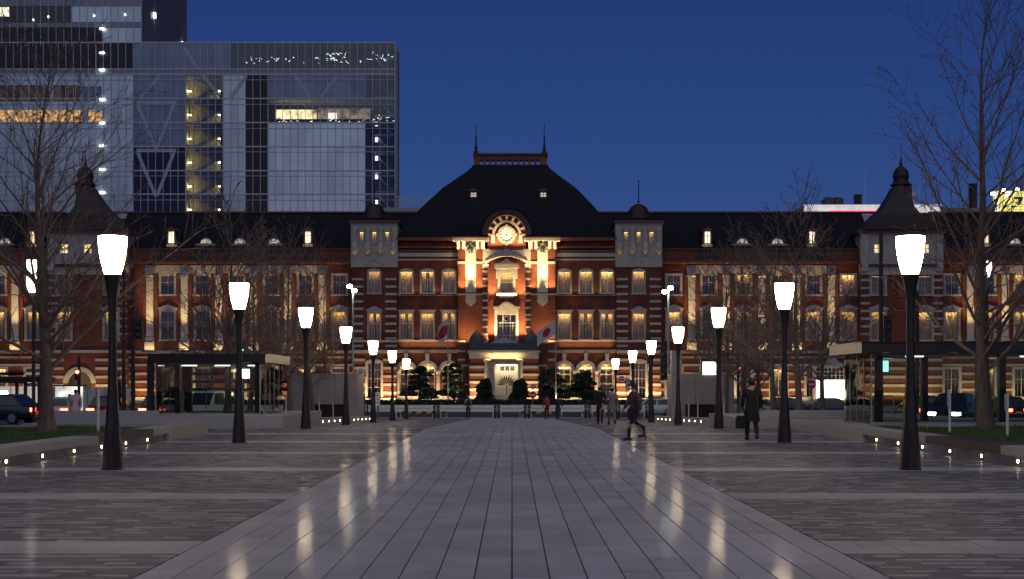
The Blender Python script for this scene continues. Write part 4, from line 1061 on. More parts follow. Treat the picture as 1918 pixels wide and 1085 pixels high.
# --- end pavilions with bell roofs
def endpav(c, spire, w, arch):
    dy = .4
    hol = []
    for q in (-44, 44): hol += [(c+q-12, c+q+12, 517, 552), (c+q-12, c+q+12, 585, 637)]
    if arch: hol.append((c-15-22, c-15+22, 694, 768))
    wall('pavilion_wall', c-w, c+w, 514, 768, dy, hol)
    [P(bx(MB(), a_, a_+.3, 514, 768, dy+.001, 9, dy), 'pavilion_side', BRICK) for a_ in (c-w, c+w-.3)]
    h2 = [(c-44-7, c-44+7, 458, 474), (c-7, c+7, 458, 474), (c+44-7, c+44+7, 458, 474)]
    wall('pavilion_head', c-w, c+w, 436, 511, dy-.1, h2, STONE, .3)
    band(c-w, c+w, 511, 515, dy, .2, STONE); band(c-w-1, c+w+1, 495, 500, dy, .3, BRICK, 'brick_course')
    [P(bx(MB(), a_, a_+.3, 436, 511, dy-.099, 9, dy), 'pavilion_head_side', STONE) for a_ in (c-w, c+w-.3)]
    for q in (-44, 0, 44):
        b = MB(); bx(b, c+q-7, c+q+7, 458, 474, dy+.12, dy+.15, dy); g = P(b, 'attic_window', LITW)
        b = MB(); bx(b, c+q-.7, c+q+.7, 458, 474, dy+.05, dy+.11, dy); bx(b, c+q-7, c+q+7, 465, 466.2, dy+.06, dy+.10, dy); P(b, 'window_frame', FRAMEW, parent=g)
    for q in (-w+6, w-6):
        b = MB(); bx(b, c+q-6, c+q+6, 440, 508, dy-.4, dy, dy); P(b, 'corner_pilaster', STONE)
    for q in (-44, 44): put('w3l', c+q, 552, dy); put('w2l', c+q, 637, dy)
    for s_ in (-1, 1):
        for k in range(8):
            q = 523+14.4*k; a, d = sorted((c+s_*(w-17), c+s_*(w+.4))); band(a, d, q, q+4.2, dy, .06, name='quoin')
    for q in (656, 672, 688, 704, 720, 736):
        if arch and q > 668:
            band(c-w-.4, c-15-30, q, q+5, dy, .07); band(c-15+30, c+w+.4, q, q+5, dy, .07)
        else: band(c-w-.4, c+w+.4, q, q+5, dy, .09)
    if arch:
        xa = X(c-15,dy); za = Z(718,dy); r = 22/16.
        b = MB(); b.ring(xa, za, r, r+.55, DF+dy-.12, DF+dy+.3, n=18); P(b, 'arch_ring', STONE)
        b = MB()
        for s_ in (-1, 1):
            pts = [(xa+s_*r, za), (xa+s_*r, Z(694,dy)+.01), (xa, Z(694,dy)+.01)] + [(xa+s_*r*math.cos(math.pi/2*(1-j/12)), za+r*math.sin(math.pi/2*(1-j/12))) for j in range(12)]
            b.prism(pts if s_ > 0 else pts[::-1], DF+dy+.01, DF+dy+.3)
        P(b, 'spandrel', STONE)
        b = MB(); bx(b, c-60, c+40, 690, 768, dy+2.5, dy+2.6, dy); P(b, 'passage_back', mat_blind)
    b = MB(); bx(b, c-w-6, c+w+6, 430.5, 436, dy-.6, 10, dy); P(b, 'pavilion_cornice', COPPER)
    sx_ = X(spire, 6); cx0 = X(c, dy)
    rows = [(0, w*1.02, 431), (.06, w*.90, 424), (.25, w*.54, 402), (.45, w*.36, 385), (.7, w*.265, 368), (1, w*.215, 353)]
    b = MB(); V, Fc = [], []
    for t_, hw_, py in rows:
        xm = cx0*(1-t_) + sx_*t_; hwm = hw_/16.; ym = DF+5; z = Z(py, dy+5*t_)
        d = 5.4*hwm/(w/16.)
        V += [(xm-hwm, ym-d, z), (xm+hwm, ym-d, z), (xm+hwm, ym+d, z), (xm-hwm, ym+d, z)]
    for j in range(len(rows)-1):
        for k in range(4): Fc.append((j*4+k, j*4+(k+1) % 4, (j+1)*4+(k+1) % 4, (j+1)*4+k))
    b.add(V, Fc); P(b, 'bell_roof', DCOPPER)
    b = MB(); b.lathe([(r_, z_*.86) for r_, z_ in [(1.0,0),(1.1,.45),(1.34,.58),(.95,.95),(.88,1.3),(.98,1.8),(.86,2.5),(.52,3.0),(.17,3.3),(.22,3.5),(.13,3.8),(.11,4.2),(.04,4.5),(.035,6.6),(.01,6.8)]], 16, (sx_, DF+5, Z(355, 5))); P(b, 'cupola', DCOPPER)
    flood(c-w+4, c+w-4, 757, dy, 1.2, 145, tilt=.42, spread=100)
endpav(1689, 1683, 76, False)
endpav(164, 165, 73, True)
# bright entrance in the right wing
b = MB(); bx(b, 1527, 1587, 712, 748, DW-.25, DW-.2, DW); e = P(b, 'bright_entrance', WHITELIT)
b = MB(); bx(b, 1521, 1527, 690, 760, DW-.5, DW, DW); bx(b, 1587, 1593, 690, 760, DW-.5, DW, DW); bx(b, 1519, 1595, 684, 690, DW-.7, DW, DW)
b.prism([(X(1532,DW),Z(684,DW)),(X(1582,DW),Z(684,DW)),(X(1568,DW),Z(678,DW)),(X(1562,DW),Z(670,DW)),(X(1552,DW),Z(670,DW)),(X(1546,DW),Z(678,DW))], DF+DW-.6, DF+DW); P(b, 'entrance_frame', STONE, parent=e)
b = MB(); bx(b, 1527, 1587, 690, 711.8, DW-.22, DW-.18, DW); P(b, 'transom_panes', DARKIN, parent=e)
b = MB()
for k in range(9): bx(b, 1527+60*k/8-.6, 1527+60*k/8+.6, 690, 711.8, DW-.30, DW-.225, DW)
for q in (696, 703, 711): bx(b, 1527, 1587, q, q+1, DW-.29, DW-.226, DW)
P(b, 'transom_bars', FRAMEW, parent=e)
for p in list(protos.values()): drop_tree(p)
# ------------------------------------------------------------------ glass office building behind the station
DG = 250.0
def gx_(px): return wx(px, DG)
def gz_(py): return wz(py, DG)
tw = thing('glass_office_building', 'tall grey glass office building with white mullions and dark louvre bands', 'building', (gx_(400), DG, -1))
def GP(b, name, m, parent=None):
    if parent is None: return b.build(name, m, tw, True)
    o = b.build(name, m); o.parent = parent; o.location = -wloc(parent); return o
FROST = mat('coated_glass', (0.60,0.72,0.70), 0.30, 0.5, vary=0.12, scale=0.15, spec=0.8)
FROSTG = mat('pale_green_glass', (0.72,0.86,0.78), 0.26, 0.55, vary=0.15, scale=0.2, spec=0.9)
DKGL = mat('dark_glass', (0.012,0.014,0.018), 0.06, vary=0.3, scale=0.3, spec=0.7)
MIDGL = mat('grey_glass', (0.22,0.27,0.33), 0.22, 0.35, vary=0.2, scale=0.3, spec=0.7)
LOUV = mat('dark_louvre', (0.022,0.028,0.030), 0.5, vary=0.25, scale=1.0, streak=(0.3,0.3,9))
MULL = mat('pale_mullion', (0.70,0.72,0.74), 0.4, 0.0, vary=0.05)
SPAN = mat('spandrel_panel', (0.34,0.36,0.40), 0.4, vary=0.1)
CLRG = glass('curtain_glass', (0.80,0.85,0.86), 0.01, 0.02, wave=0.02, wscale=0.6)
def pane_random(m, amt):                        # each pane a slightly different tone
    nt = m.node_tree; N, L = nt.nodes, nt.links; b = N['Principled BSDF']; src = b.inputs['Base Color'].links[0].from_socket
    oi = N.new('ShaderNodeObjectInfo'); rp = N.new('ShaderNodeMapRange'); rp.inputs['To Min'].default_value = 1-amt; rp.inputs['To Max'].default_value = 1+amt
    L.new(oi.outputs['Random'], rp.inputs[0]); mx = N.new('ShaderNodeMix'); mx.data_type = 'RGBA'; mx.blend_type = 'MULTIPLY'; mx.inputs['Factor'].default_value = 1
    L.new(src, mx.inputs['A']); L.new(rp.outputs[0], mx.inputs['B']); L.new(mx.outputs['Result'], b.inputs['Base Color'])
for m_ in (FROST, FROSTG, MIDGL): pane_random(m_, 0.13)
COL = [740 - 14.0*i for i in range(58)]
rows = [(80,130),(130,140),(140,185),(185,230),(230,275),(275,320),(320,364),(364,410)]
# solid body behind the skin
b = MB(); b.box(gx_(-70), gx_(692), DG+4.5, DG+9.2, -1, gz_(82)); GP(b, 'core', mat('core_wall', (0.05,0.05,0.058), 0.8, vary=0.3, scale=.3))
b = MB(); b.box(gx_(-70), gx_(740), DG+.3, DG+9.2, gz_(81), gz_(79)); GP(b, 'roof_deck', SPAN)
for (q0, q1) in rows[1:]:
    b = MB(); b.box(gx_(-70), gx_(739), DG+.25, DG+9.0, gz_(q0)-.22, gz_(q0)+.18); GP(b, 'floor_slab', SPAN)
panes = []
def zone(px, r):
    q0 = rows[r][0]
    if rows[r] == (130,140): return SPAN
    if px < 252:
        if q0 == 80: return LOUV if q0 == 80 else FROST
        return FROST
    if px < 343: return MIDGL if q0 < 275 else DKGL
    if q0 == 80:
        return FROST if px < 345 else (MIDGL if px < 430 else (CLRG if px < 690 else CLRG))
    if px < 414: return CLRG
    if px < 460: return FROST
    if px < 503: return LOUV
    if px < 690:
        if q0 == 140: return MIDGL
        if q0 == 185: return CLRG
        return FROSTG
    return CLRG
cells = []
for i, c in enumerate(COL[:-1]):
    for r, (q0, q1) in enumerate(rows):
        cells.append((COL[i+1], c, q0, q1, zone((c+COL[i+1])/2, r)))
def pane_geo(b, c):
    x0, x1, z0, z1 = gx_(c[0])+.03, gx_(c[1])-.03, gz_(c[3])+.05, gz_(c[2])-.05
    b.box(x0, x1, DG-.03, DG+.02, z0, z1)
cells.sort(key=lambda c: (not (c[1] > 0 and c[2] >= 80 and c[3]-c[2] > 20 and c[3] < 405), -c[1]))
for c in cells[:300]:
    b = MB(); pane_geo(b, c); GP(b, 'glass_pane', c[4])
rest = {}
for c in cells[300:]: rest.setdefault(c[4].name, (c[4], MB())); pane_geo(rest[c[4].name][1], c)
for k, (m, b) in rest.items(): o = GP(b, 'glass_panes_beyond', m); o['kind'] = 'stuff'
for i, c in enumerate(COL):
    b = MB(); b.box(gx_(c)-.05, gx_(c)+.05, DG-.22, DG+.05, gz_(410), gz_(80)); GP(b, 'mullion', MULL)
for q in (80, 130, 140, 150, 185, 196, 230, 241, 275, 285, 320, 330, 364, 375):
    b = MB(); hh = .11 if q in (80,130,140,185,230,275,320,364) else .045
    b.box(gx_(-70), gx_(740), DG-.15, DG+.04, gz_(q)-hh, gz_(q)+hh); GP(b, 'transom', MULL)
# strip windows with warm rooms in the left part
WARMR = emit('warm_shop_rooms', (1.0,.55,.20), .45, .98, 1.3, (.1,.07,.05))
BRNR = emit('dim_brown_rooms', (1.0,.5,.25), .022, .95, .7, (.06,.05,.05))
for (a, c, q0, q1, m) in ((-70,154,207,231,WARMR),(166,191,207,231,WARMR),(-70,92,160,190,BRNR),(100,152,160,190,BRNR),(154,190,162,188,MIDGL)):
    b = MB(); b.box(gx_(a), gx_(c), DG-.12, DG-.04, gz_(q1), gz_(q0)); GP(b, 'strip_window', m)
    x = a
    while x < c:
        b = MB(); b.box(gx_(x)-.04, gx_(x)+.04, DG-.16, DG-.125, gz_(q1), gz_(q0)); GP(b, 'strip_window_bar', MULL); x += 14
# lit stair: landings, flights, lamps behind clear glass
STW = mat('stair_wall', (.62,.52,.30), .8, vary=.15, scale=.4)
b = MB(); b.box(gx_(344), gx_(413), DG+4.2, DG+4.4, gz_(410), gz_(140)); GP(b, 'stair_back_wall', STW)
for (a) in (344, 413):
    b = MB(); b.box(gx_(a)-.1, gx_(a)+.1, DG+.3, DG+4.4, gz_(410), gz_(140)); GP(b, 'stair_side_wall', STW)
STL = emit('stair_lamp', (1.0,.78,.40), 45.0)
for r in (140,185,230,275,320,364):
    for a in (349, 406):
        b = MB(); b.box(gx_(a)-.28, gx_(a)+.28, DG+2.6, DG+2.75, gz_(r+26), gz_(r+25)); GP(b, 'stair_lamp', STL)
    b = MB(); za, zb2 = gz_(r+44), gz_(r+22)
    b.prism([(gx_(358), za), (gx_(402), zb2), (gx_(402), zb2-.35), (gx_(358), za-.35)], DG+1.0, DG+2.4); GP(b, 'stair_flight', SPAN)
    b = MB(); b.prism([(gx_(402), zb2), (gx_(358), gz_(r)), (gx_(358), gz_(r)-.35), (gx_(402), zb2-.35)], DG+2.5, DG+3.9); GP(b, 'stair_flight', SPAN)
    b = MB(); b.box(gx_(345), gx_(358), DG+1, DG+3.9, gz_(r+44)-.3, gz_(r+44)); b.box(gx_(402), gx_(412), DG+1, DG+3.9, gz_(r+22)-.3, gz_(r+22)); GP(b, 'stair_landing', SPAN)
# braces (steel V frames) just behind the glass line stand proud of it as pale members
BRC = mat('steel_brace', (.52,.55,.60), .5, vary=.08)
def brace(p, q, name='brace', y=DG-.10):
    a, c = Vector((gx_(p[0]), y, gz_(p[1]))), Vector((gx_(q[0]), y, gz_(q[1])))
    d = (c-a).normalized(); n_ = Vector((-d.z, 0, d.x))*.30
    b = MB(); b.prism([((a+n_).x,(a+n_).z), ((a-n_).x,(a-n_).z), ((c-n_).x,(c-n_).z), ((c+n_).x,(c+n_).z)], y, y+.06); GP(b, name, BRC)
for r in (196, 286): brace((258, r), (292, r+82)); brace((326, r), (294, r+82))
brace((300, 142), (262, 184)); brace((432, 184), (462, 142)); brace((345, 90), (372, 130)); brace((380, 142), (412, 180)); brace((552,142), (582,183)); brace((632,142), (602,183)); brace((280,184),(280,142)) if False else None
for q in (192, 282): brace((256, q), (330, q))
# rooms behind the clear panes: top floor, restaurant floor, corner
REST = emit('restaurant_rooms', (1.0,.74,.36), 1.5, .85, .8)
b = MB(); b.box(gx_(512), gx_(588), DG+3.2, DG+3.3, gz_(224), gz_(199)); GP(b, 'restaurant_room', REST)
b = MB(); b.box(gx_(590), gx_(690), DG+3.6, DG+3.7, gz_(229), gz_(196)); GP(b, 'restaurant_room', emit('dim_restaurant', (1.0,.66,.33), .22, .9, .8))
b = MB(); b.box(gx_(611), gx_(628), DG+2.2, DG+2.4, gz_(229), gz_(207)); GP(b, 'lit_screen', emit('lit_screen', (1.0,.86,.72), 1.6))
b = MB(); b.box(gx_(505), gx_(692), DG+.6, DG+.8, gz_(230), gz_(222)); GP(b, 'planter_ledge', DARKIN)
GLIT = emit('reflection_glow', (0.95,1.0,.85), 3.0)  # glowing squiggles added behind the glass in place of reflected city lights
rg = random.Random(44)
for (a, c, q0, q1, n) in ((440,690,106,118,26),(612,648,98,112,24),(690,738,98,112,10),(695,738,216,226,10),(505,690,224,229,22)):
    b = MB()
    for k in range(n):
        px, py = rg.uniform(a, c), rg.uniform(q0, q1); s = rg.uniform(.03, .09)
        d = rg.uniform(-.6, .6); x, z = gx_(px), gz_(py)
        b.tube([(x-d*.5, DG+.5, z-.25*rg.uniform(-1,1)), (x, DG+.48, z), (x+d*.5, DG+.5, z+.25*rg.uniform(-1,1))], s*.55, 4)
    o = GP(b, 'reflection_glints', GLIT); o['kind'] = 'stuff'
b = MB(); b.box(gx_(694), gx_(742), DG+6, DG+6.3, -1, gz_(82)); GP(b, 'corner_back_wall', mat('corner_wall', (.06,.065,.08), .5, vary=.5, scale=.5))
for k in range(8):
    b = MB(); z = gz_(104+36*k); b.box(gx_(698), gx_(736), DG+2.5, DG+4, z-.12, z+.12); GP(b, 'fire_stair_landing', MULL)
    b = MB(); b.tube([(gx_(700), DG+2.2, z), (gx_(734), DG+2.2, gz_(104+36*(k+1)))], .12, 4); GP(b, 'fire_stair_rail', MULL)
for q in (225, 255, 290, 325, 372):
    b = MB(); b.box(gx_(701), gx_(706), DG+1.6, DG+1.8, gz_(q+8), gz_(q)); GP(b, 'corner_lamp', emit('corner_lamp_%d' % q, (1,1,.92), 2.5))
for k in range(7):
    y0 = DG + 1.33*k; b = MB(); b.box(gx_(740)-.03, gx_(740)+.03, y0+.02, y0+1.31, gz_(410), gz_(80)); GP(b, 'side_pane', CLRG)
    b = MB(); b.box(gx_(740)-.05, gx_(740)+.10, y0-.04, y0+.04, gz_(410), gz_(80)); GP(b, 'side_mullion', MULL)
# facade lamps up the joint of the left part
for q in (55, 100, 132, 187, 231, 274, 318, 361):
    b = MB(); b.box(gx_(192)-.45, gx_(192)+.45, DG-.45, DG-.2, gz_(q)-.13, gz_(q)+.13); l = GP(b, 'facade_lamp', emit('facade_lamp_%d' % q, (0.95,1,1), 5.0))
# the tower rising above
b = MB(); b.box(gx_(-400), gx_(265)-.02, DG+.2, DG+35, gz_(80), gz_(-260)); GP(b, 'tower_body', mat('tower_cladding', (.20,.20,.24), .35, vary=.1, scale=.1))
trows = [(52,87,'l'),(42,52,'s'),(12,42,'g'),(-4,12,'s'),(-40,-4,'g'),(-52,-40,'s'),(-90,-52,'g')]
for (q0, q1, k) in trows:
    i = 0; x = 265.0
    while x > -70:
        a = x-14.5
        if k == 'l': m = LOUV if x < 196 else FROST
        elif k == 's': m = SPAN
        else: m = DKGL if x < 146 else FROST
        b = MB(); b.box(gx_(a)+.03, gx_(x)-.03, DG-.02, DG+.19, gz_(q1)+.04, gz_(q0)-.04); GP(b, 'tower_panel', m); x = a
x = 265.0
while x > -70:
    b = MB(); b.box(gx_(x)-.05, gx_(x)+.05, DG-.16, DG+.18, gz_(87), gz_(-90)); GP(b, 'tower_mullion', MULL); x -= 14.5
for k in range(24):
    y0 = DG+.3+1.45*k; b = MB(); xx = gx_(265)
    b.box(xx-.05, xx+.12, y0-.05, y0+.05, gz_(82), gz_(-90)); GP(b, 'tower_side_fin', mat_tfin if k else (globals().__setitem__('mat_tfin', mat('tower_fin', (.20,.19,.22), .5)) or mat_tfin))
for (yy, q) in ((8, 8), (30, 8), (31, 52)):
    b = MB(); b.box(gx_(265)+.1, gx_(265)+.5, DG+yy-.4, DG+yy+.4, gz_(q+4), gz_(q-6)); GP(b, 'tower_side_lamp', emit('tower_side_lamp_%d_%d' % (yy,q), (1,.95,.85), 4.0))
b = MB(); b.box(gx_(0), gx_(17), DG-.10, DG-.03, gz_(31), gz_(14)); GP(b, 'lit_office', emit('lit_office', (1,.95,.7), 1.2, .6, 1.5))
for (px, py) in ((91,32),(63,38),(177,30),(235,28)):
    b = MB(); b.ball((gx_(px), DG-.2, gz_(py)), .18, 6, 4); GP(b, 'office_lamp', emit('office_lamp_%d' % px, (1,1,.9), 4.0))

# ------------------------------------------------------------------ other roofs behind the station
D2 = 205.0
def hx(px): return wx(px, D2)
def hz(py): return wz(py, D2)
t = thing('railed_roof_building', 'low pale roof with a white railing between the glass building and the slate roof', 'building', (hx(775), D2, -1))
b = MB(); b.box(hx(700), hx(830), D2, D2+14, -1, hz(389)); b.build('wall', mat('pale_cladding', (.42,.43,.46), .6), t, True)
for k in range(18):
    b = MB(); x = hx(746+4.2*k); b.box(x-.03, x+.03, D2+.1, D2+.2, hz(389), hz(367)); b.build('rail_post', WPAINT, t, True)
for q in (368, 375, 382):
    b = MB(); b.box(hx(740), hx(820), D2+.08, D2+.18, hz(q)-.04, hz(q)+.04); b.build('rail', WPAINT, t, True)
t = thing('white_roof_building', 'long low building with a lit white panelled parapet and roof plant behind the right wing', 'building', (hx(1640), D2, -1))
b = MB(); b.box(hx(1506), hx(1764), D2+.2, D2+16, -1, hz(384)); b.build('wall', mat('white_cladding', (.5,.5,.52), .6), t, True)
LITP = emit('lit_parapet', (1.0,.95,.93), .55, .15, .6)
for k in range(18):
    b = MB(); a = 1506+14.3*k; b.box(hx(a)+.03, hx(a+14.3)-.03, D2, D2+.18, hz(398), hz(383.5)); b.build('parapet_panel', LITP, t, True)
b = MB(); b.box(hx(1552), hx(1650), D2-.12, D2-.01, hz(397.5), hz(394.5)); b.build('red_neon', emit('red_neon', (1,.05,.12), 2.0), t, True)
for a, c, q0 in ((1558, 1574, 364), (1576, 1592, 364), (1700, 1728, 354), (1735, 1762, 377)):
    b = MB(); b.box(hx(a), hx(c), D2+4, D2+7, hz(384)-.1, hz(q0)); b.lathe([(.5,0),(.5,.25)], 10, ((hx(a)+hx(c))/2, D2+5.5, hz(q0))); b.build('cooling_unit', mat('plant_grey', (.10,.10,.11), .6) if a < 1700 else WPAINT, t, True)
b = MB(); b.box(hx(1615), hx(1627), D2+4, D2+5.2, hz(384)-.1, hz(357)); b.build('chimney', BLACKM, t, True)
b = MB(); b.tube([(hx(1632), D2+4, hz(384)-.1), (hx(1632), D2+4, hz(281))], [.07,.03], 6); b.build('mast', WPAINT, t, True)
for k in range(3):
    b = MB(); b.tube([(hx(1728+6*k), D2+5, hz(384)), (hx(1728+6*k), D2+5, hz(346))], .05, 5); b.build('antenna', WPAINT, t, True)
t = thing('rooftop_building', 'grey rooftop block with a dark chimney under the yellow billboard', 'building', (hx(1830), D2, -1))
b = MB(); b.box(hx(1766), hx(2000), D2+1, D2+12, -1, hz(388)); b.build('wall', mat('grey_cladding', (.16,.16,.18), .7), t, True)
b = MB(); b.lathe([(.62,0),(.62,4.7),(.7,4.75),(.7,4.95)], 12, (hx(1835), D2+3, hz(400))); b.build('chimney', BLACKM, t, True)
D3 = 200.0
t = thing('billboard', 'brightly lit yellow billboard with a blue violet figure seen through twigs', 'billboard', (wx(1905,D3), D3, wz(400,D3)))
b = MB(); b.box(wx(1862,D3), wx(1960,D3), D3, D3+.4, wz(399,D3), wz(358,D3)); b.build('panel', emit('billboard_yellow', (1.0,.86,.16), 1.15, .10, .4), t, True)
b = MB(); z = lambda q: wz(q, D3); x = lambda p: wx(p, D3)
b.prism([(x(1899), z(369)), (x(1916), z(369)), (x(1915), z(376)), (x(1909), z(384)), (x(1904), z(384)), (x(1909), z(374)), (x(1899), z(373))], D3-.06, D3-.01)
b.prism([(x(1893), z(386)), (x(1900), z(385)), (x(1901), z(389)), (x(1894), z(390))], D3-.06, D3-.01)
b.build('figure', mat('billboard_violet', (.13,.11,.55), .5), t, True)
b = MB(); b.prism([(x(1864), z(398)), (x(1871), z(398)), (x(1870), z(359)), (x(1864), z(362))], D3-.05, D3-.01); b.prism([(x(1882), z(360)), (x(1898), z(360)), (x(1890), z(372)), (x(1884), z(374))], D3-.05, D3-.01); b.build('pale_patch', emit('billboard_pale', (1,.97,.8), 1.4), t, True)
for px, py in ((1854, 366), (1873, 359), (1899, 357)):
    b = MB(); b.tube([(x(px), D3+.3, z(360)), (x(px), D3-1.0, z(py)+.2)], .05, 5); b.box(x(px)-.35, x(px)+.35, D3-1.3, D3-1.0, z(py)-.2, z(py)+.3); o = b.build('lamp_arm', BLACKM, t, True)
    b = MB(); b.box(x(px)-.3, x(px)+.3, D3-1.36, D3-1.31, z(py)-.15, z(py)+.25); l = b.build('lens', emit('billboard_lamp_%d' % px, (1,1,.95), 8), o); l.location = -wloc(t)
b = MB(); b.box(x(1870)-.2, x(1870)+.2, D3+.4, D3+.8, -1, z(399)); b.box(x(1950)-.2, x(1950)+.2, D3+.4, D3+.8, -1, z(399)); b.build('support', DMETAL, t, True)
# ------------------------------------------------------------------ street furniture in front of the station
def thing_mesh(): pass
# guard rails, each section a thing
def guard_rail(x0, x1, y, label):
    t = thing('guard_rail', label, 'guard rail', ((x0+x1)/2, y, -1.0), 0, 'white guard rails along the station road')
    b = MB(); b.box(x0, x1, y-.03, y+.03, -.24, -.02); b.build('upper_beam', WPAINT, t, True)
    b = MB(); b.box(x0, x1, y-.025, y+.025, -.52, -.30); b.build('lower_beam', WPAINT, t, True)
    n = max(2, int((x1-x0)/2.2)+1)
    for k in range(n):
        xx = x0+.06+(x1-x0-.12)*k/(n-1); b = MB(); b.tube([(xx, y+.06, -1.03), (xx, y+.06, -.0)], .045, 8); b.build('post', WPAINT, t, True)
YR = 104.6
cuts = [(672,812,'white guard rail section beside the tall lit emblem sign'),(824,925,'white guard rail section behind the backpacker'),(937,981,'short white guard rail section below the portal gate'),(994,1094,'white guard rail section behind the red jacket'),(1108,1208,'white guard rail section behind the walking couple')]
for a, c, lab in cuts: guard_rail(wx(a,YR), wx(c,YR), YR, lab)
# bollards
b0 = thing('bollard', 'slim black bollard in the row at the end of the avenue', 'bollard', (0,0,0), 0, 'black bollards along the road kerb')
b = MB(); b.lathe([(.10,0),(.10,.06),(.075,.08),(.07,.86),(.085,.88),(.085,.94),(.05,.99)], 10); b.build('post', BLACKM, b0)
b = MB(); b.lathe([(.073,.70),(.073,.76)], 10); b.build('reflective_band', GALV, b0)
BPX = [688,708,813,821,927,934,983,991,1097,1104,1160,1211,1217]
for i, px in enumerate(BPX):
    loc = (wx(px,102.2), 102.2, gz(102.2))
    if i == 0: b0.location = loc
    else: copy_tree(b0, None, loc)
# striped barriers
YEL = mat('yellow_paint', (.55,.38,.03), .5)
def barrier(x0, x1, y, label):
    t = thing('striped_barrier', label, 'barrier', ((x0+x1)/2, y, -1.0), 0, 'yellow and black road barriers')
    b = MB()
    for xx in (x0, x1): b.tube([(xx, y, -1.03), (xx, y, -.62)], .03, 6)
    b.tube([(x0, y, -.46), (x1, y, -.46)], .025, 6); b.tube([(x0, y, -.62), (x0, y, -.46)], .03, 6); b.tube([(x1, y, -.62), (x1, y, -.46)], .03, 6)
    b.build('frame', WPAINT, t, True)
    n = max(4, int((x1-x0)/.36)); w = (x1-x0)/n
    for k in range(n):
        b = MB(); a = x0+k*w; b.prism([(a, -.66), (a+w, -.66), (min(x1, a+w+.1), -.50), (a+.1, -.50)], y-.035, y-.005); b.build('stripe', YEL if k % 2 else BLACKM, t, True)
for a, c, lab in ((750,836,'yellow and black barrier in front of the arcade with the clipped pines'),(974,1052,'yellow and black barrier behind the red jacket'),(1090,1133,'yellow and black barrier beside the walking couple')):
    barrier(wx(a,104.0), wx(c,104.0), 104.0, lab)
# long low parapet of the planted island, pale blocks
t = thing('island_wall', 'long low pale wall of the planted island in front of the station', 'wall', (0, 126, -1))
x = -26.0
while x < 26:
    b = MB(); b.box(x+.01, x+1.99, 126, 126.4, -1.05, -.35); b.build('wall_block', mat_isl if 'mat_isl' in globals() else globals().setdefault('mat_isl', mat('pale_island_stone', (.42,.43,.46), .6)), t, True); x += 2
b = MB(); b.box(-26, 26, 126.4, 136, -1.0, -.45); tag(b.build('planting_bed', SOIL), kind='structure')
def leafmass(name, m, boxes, n, size, seed, parent=None):
    rs = np.random.RandomState(seed); V = []
    for (x0,x1,y0,y1,z0,z1,shape) in boxes:
        k = n; 
        if shape == 'box': p = np.stack([rs.uniform(x0,x1,k), rs.uniform(y0,y1,k), rs.uniform(z0,z1,k)], 1)
        else:
            u = rs.normal(size=(k,3)); u /= np.linalg.norm(u,axis=1)[:,None]; r = rs.uniform(.35,1,k)**.5
            p = u*r[:,None]; p[:,2] = np.where(p[:,2] < -.25, -.25*rs.uniform(0,1,k), p[:,2])
            p = p*np.array([(x1-x0)/2,(y1-y0)/2,(z1-z0)/2]) + np.array([(x0+x1)/2,(y0+y1)/2,(z0+z1)/2])
        a = rs.normal(size=(k,3)); a /= np.linalg.norm(a,axis=1)[:,None]; c = rs.normal(size=(k,3)); c -= a*(a*c).sum(1)[:,None]; c /= np.linalg.norm(c,axis=1)[:,None]
        s = size*rs.uniform(.6,1.4,k)[:,None]
        V.append(np.stack([p-a*s, p+c*s*.45, p+a*s, p-c*s*.45], 1))
    V = np.concatenate(V).reshape(-1,3); n_ = len(V)//4
    me = bpy.data.meshes.new(name); me.from_pydata(V.tolist(), [], np.arange(len(V)).reshape(-1,4).tolist()); me.materials.append(m)
    o = bpy.data.objects.new(name, me); C.objects.link(o); o.parent = parent; return o
for i, (a, c) in enumerate(((-26,-9),(-9,9),(9,26))):
    h = leafmass('hedge', HEDGE, [(a,c,127,129,-.55,.12,'box')], 5200, .13, 60+i)
    tag(h, ('low clipped dark hedge before the arcade with the first flagpole','low clipped dark hedge before the portal gate','low clipped dark hedge before the arcade with the parking sign')[i], 'hedge', 'clipped hedges on the island')
# clipped pines with cloud shaped pads
def pine(px, D, py_top, py_base, wpx, seed, label, lean=0.0):
    rr = random.Random(seed); x0 = wx(px, D); zb = -.5; H = (wz(py_top, D)-zb)*.93; W = wpx*D/F
    t = thing('clipped_pine', label, 'tree', (x0, D, zb), 0, 'cloud pruned pines in front of the station')
    pts = [(0,0,-.05)]; n = 6
    for k in range(1, n+1): pts.append((lean*H*k/n + rr.uniform(-.12,.12)*W*.4, rr.uniform(-.1,.1), H*.93*k/n))
    b = MB(); b.tube(pts, [.13*(1-.75*k/n)+.02 for k in range(n+1)], 8); b.build('trunk', BARK, t)
    pads = []; npad = 11
    for k in range(npad):
        f = .22 + .78*k/(npad-1); sp = W/2*(1.25-f*.80); a = (-1 if k % 2 else 1)*rr.uniform(.25,1.15)
        cxp = lean*H*f + a*sp*.6; cyp = rr.uniform(-.5,.5)*sp; r = sp*rr.uniform(.36,.62)+.16; cz_ = H*f
        pads.append((cxp-r, cxp+r, cyp-r, cyp+r, cz_-.28, cz_+.30+.12*r, 'pad'))
        bb = MB(); bb.tube([(lean*H*f*.9, 0, H*f*.86), (cxp, cyp, cz_-.05)], [.045,.02], 5); bb.build('limb', BARK, t)
    for k, pd in enumerate(pads): leafmass('needle_pad', PINE, [pd], 700, .11, seed*20+k, t)
DP = 131.0
pine(786, DP, 688, 765, 62, 1, 'broad clipped pine before the first arcade arches')
pine(848, DP+1, 681, 765, 52, 2, 'clipped pine beside the pole of the small blurred flag')
pine(905, DP-1, 712, 765, 34, 3, 'small clipped pine on the arcade side of the portal gate', .06)
pine(974, DP-1, 712, 765, 32, 4, 'small clipped pine on the parking sign side of the portal gate')
